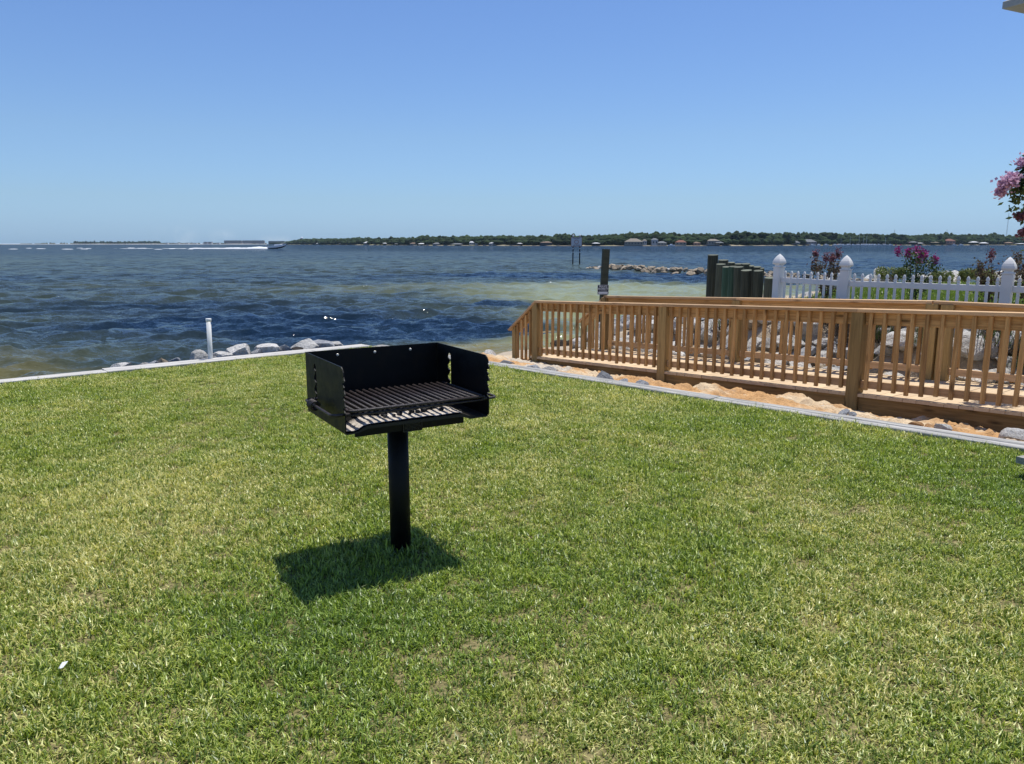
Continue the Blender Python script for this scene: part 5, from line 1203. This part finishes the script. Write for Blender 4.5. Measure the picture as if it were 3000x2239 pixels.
def block(px, w, py, D, label, cols_=14, mat='grey'):
    p = at(px, py, D); H_ = p.z - WL; Wm = w / 2220 * D; B = empty('apartment_block', (p.x, D, WL), label=label, cat='building'); mb = MB(); mb.box((0, 0, H_ / 2), (Wm, 18, H_)); mb.build('wall', WMt[mat], B)
    for j in range(cols_):
        mb = MB()
        for q in range(5): mb.box((-Wm / 2 + Wm * (j + .5) / cols_, -9.2, H_ * (q + .6) / 5.2), (Wm / cols_ * .6, .6, H_ / 9))
        mb.build('window', M['farglass'], B)
    mb = MB(); mb.box((0, 0, H_ + .6), (Wm * .96, 16, 1.2)); mb.build('roof', RM['grey'], B)
block(683, 49, 705.5, 3950, 'left long grey apartment block on the horizon left of the boat'); block(743, 62, 705.5, 3950, 'right and longest grey apartment block on the horizon', 18); block(811, 46, 707, 4300, 'distant grey block directly above the speeding boat', 12)
for px, w, py, lb in ((490, 6, 712, 'tiny white house, leftmost of those on the island horizon'), (520, 12, 713, 'low pale house second from left on the island horizon'), (548, 10, 712.5, 'pale house third from left on the island horizon'), (572, 12, 713, 'low house just left of the wide white building'), (610, 24, 709.5, 'wide white building left of the apartment blocks'), (640, 8, 712, 'tiny house touching the left apartment block')): block(px, w, py, 3930, lb, 2, 'white')

# ------------------------------------------------------------------ speeding motor boat and its wake
D = 392; p = at(812, 729, D); SB = empty('speedboat', (p.x, D, WL), R(-4), label='white cabin motor boat with dark bottom speeding right ahead of a long wake', cat='boat')
st = [(-4.6, 1.25, -.1, 1.25), (-3, 1.4, -.15, 1.3), (0, 1.5, -.05, 1.55), (2.4, 1.25, .35, 1.95), (4.0, .65, .95, 2.25), (4.9, .04, 1.9, 2.45)]
V = []; Fc = []; mi = []
for x, w, zk, zd in st: V += [(x, -w, zd), (x, -w * .92, zk + (zd - zk) * .38), (x, 0, zk), (x, w * .92, zk + (zd - zk) * .38), (x, w, zd)]
for i in range(len(st) - 1):
    for k in range(5):
        Fc.append((i * 5 + k, i * 5 + 5 + k, i * 5 + 5 + (k + 1) % 5, i * 5 + (k + 1) % 5)); mi.append(1 if k in (1, 2) else 0)
Fc += [(0, 1, 2, 3, 4)]; mi.append(0)
meshobj('hull', V, Fc, None, SB, mats=[M['hull'], plain('dark_antifoul', (.01, .012, .02), .5)], mi=mi)
mb = MB(); mb.add([(-1, -1.1, 1.5), (-1, 1.1, 1.5), (3.2, .7, 2.05), (3.2, -.7, 2.05), (-1, -1.0, 2.2), (-1, 1.0, 2.2), (1.6, .7, 2.35), (1.6, -.7, 2.35)], [(0, 3, 7, 4), (1, 5, 6, 2), (3, 2, 6, 7), (4, 7, 6, 5), (0, 4, 5, 1)]); mb.build('cabin', M['hull'], SB)
mb = MB(); mb.box((1.2, 0, 2.42), (1.2, 1.5, .12)); mb.build('windscreen', M['farglass'], SB)
mb = MB()
for sx in (-1, 1):
    mb.tube([(-3.8, sx * 1.1, 1.3), (-3.4, sx * .95, 3.1)], .05, 5); mb.tube([(-1.2, sx * 1.1, 1.5), (-1.4, sx * .95, 3.1)], .05, 5)
mb.box((-2.4, 0, 3.12), (2.4, 2.0, .10)); mb.build('canopy_frame', plain('dark_canvas', (.05, .07, .09), .7), SB)
mb = MB()
for q in range(7):
    a = R(-90 + 180 * q / 6)
mb.tube([(1.8, -.9, 2.1), (3.0, -.8, 2.7), (4.7, -.1, 2.95), (4.7, .1, 2.95), (3.0, .8, 2.7), (1.8, .9, 2.1)], .04, 5); mb.build('bow_rail', M['hull'], SB)
mb = MB(); mb.box((-4.9, 0, .9), (.5, .5, 1.3)); mb.build('outboard', plain('outboard_dark', (.03, .03, .035)), SB)
t = NT('foam'); v = t.coord('World'); M['foam'] = t.pbr(t.mix(t.noise(v, 1.5, 4), (.72, .75, .78), (.86, .88, .9)), .9, .1, normal=t.bump(t.noise(v, 2, 5, .7), 1., .3))
xs = np.linspace(-88, -4.2, 420); ys = np.linspace(-1, 1, 9); XX, YY = np.meshgrid(xs, ys)
hw_ = np.interp(XX, [-88, -40, -10, -4.2], [1.4, 1.6, 1.9, 1.5]); ht = np.interp(XX, [-88, -60, -40, -15, -9, -4.2], [.04, .08, .18, .55, .85, .5]) * (.35 + 1.2 * fbm(XX * .35, YY, 8, 4))
ZZ = ht * np.clip(1 - YY ** 2, 0, 1) - .05; gap = fbm(XX * .16, YY * .4, 33, 3); ZZ[(gap < .42) & (XX < -45)] = -.25
idx = np.arange(XX.size).reshape(XX.shape); Q = np.stack([idx[:-1, :-1], idx[:-1, 1:], idx[1:, 1:], idx[1:, :-1]], -1).reshape(-1, 4)
me = npmesh('wake', np.stack([XX, YY * hw_, ZZ + .03], -1).reshape(-1, 3), Q, M['foam']); wk = link(bpy.data.objects.new('wake', me)); wk.location = (p.x, D, WL + .05); wk.rotation_euler = (0, 0, R(-1.5))
tag(wk, 'long white foam wake trailing left behind the speeding boat', 'wake', kind='stuff')
# broken whitecaps: short foam ridges along the far bay and some nearer ones
mb = MB()
for k in range(15):
    px = rng.uniform(0, 640) if k < 36 else rng.uniform(0, 1500); py = rng.uniform(727, 731) if k < 36 else rng.uniform(732, 830); x, y = gpt(px, py, WL)
    L = rng.uniform(2.5, 6) if y > 200 else rng.uniform(.25, .6); wd = L * .12; hgt = .09 if y > 200 else .05
    zz = WL + (.06 if y > 200 else .07)
    n = 7; V = []; Fc = []
    for i in range(n):
        u_ = i / (n - 1) * 2 - 1; q = (1 - u_ * u_) ** .7; jj = rng.normal() * .15 * wd; V += [(x + u_ * L / 2, y - wd * q + jj, zz - .05), (x + u_ * L / 2, y + jj, zz + hgt * q * rng.uniform(.6, 1.2)), (x + u_ * L / 2, y + wd * q + jj, zz - .05)]
    for i in range(n - 1):
        for c_ in range(2): Fc.append((i * 3 + c_, i * 3 + 3 + c_, i * 3 + 4 + c_, i * 3 + 1 + c_))
    mb.add(V, Fc)
o = mb.build('whitecaps', M['foam'], None, True); tag(o, 'small broken whitecaps scattered over the bay', 'foam', kind='stuff')

# ------------------------------------------------------------------ thin summer haze over the bay
t = NT('haze'); pv = t.n('VolumePrincipled'); pv.inputs['Color'].default_value = (.62, .80, 1, 1); pv.inputs['Density'].default_value = .00004; pv.inputs['Anisotropy'].default_value = .2
t.t.links.new(pv.outputs[0], t.out.inputs['Volume'])
mb = MB(); mb.box((0, 2400, 58), (12000, 5000, 124)); tag(mb.build('haze', t.m), kind='stuff', label='thin pale blue haze over the bay', cat='haze')
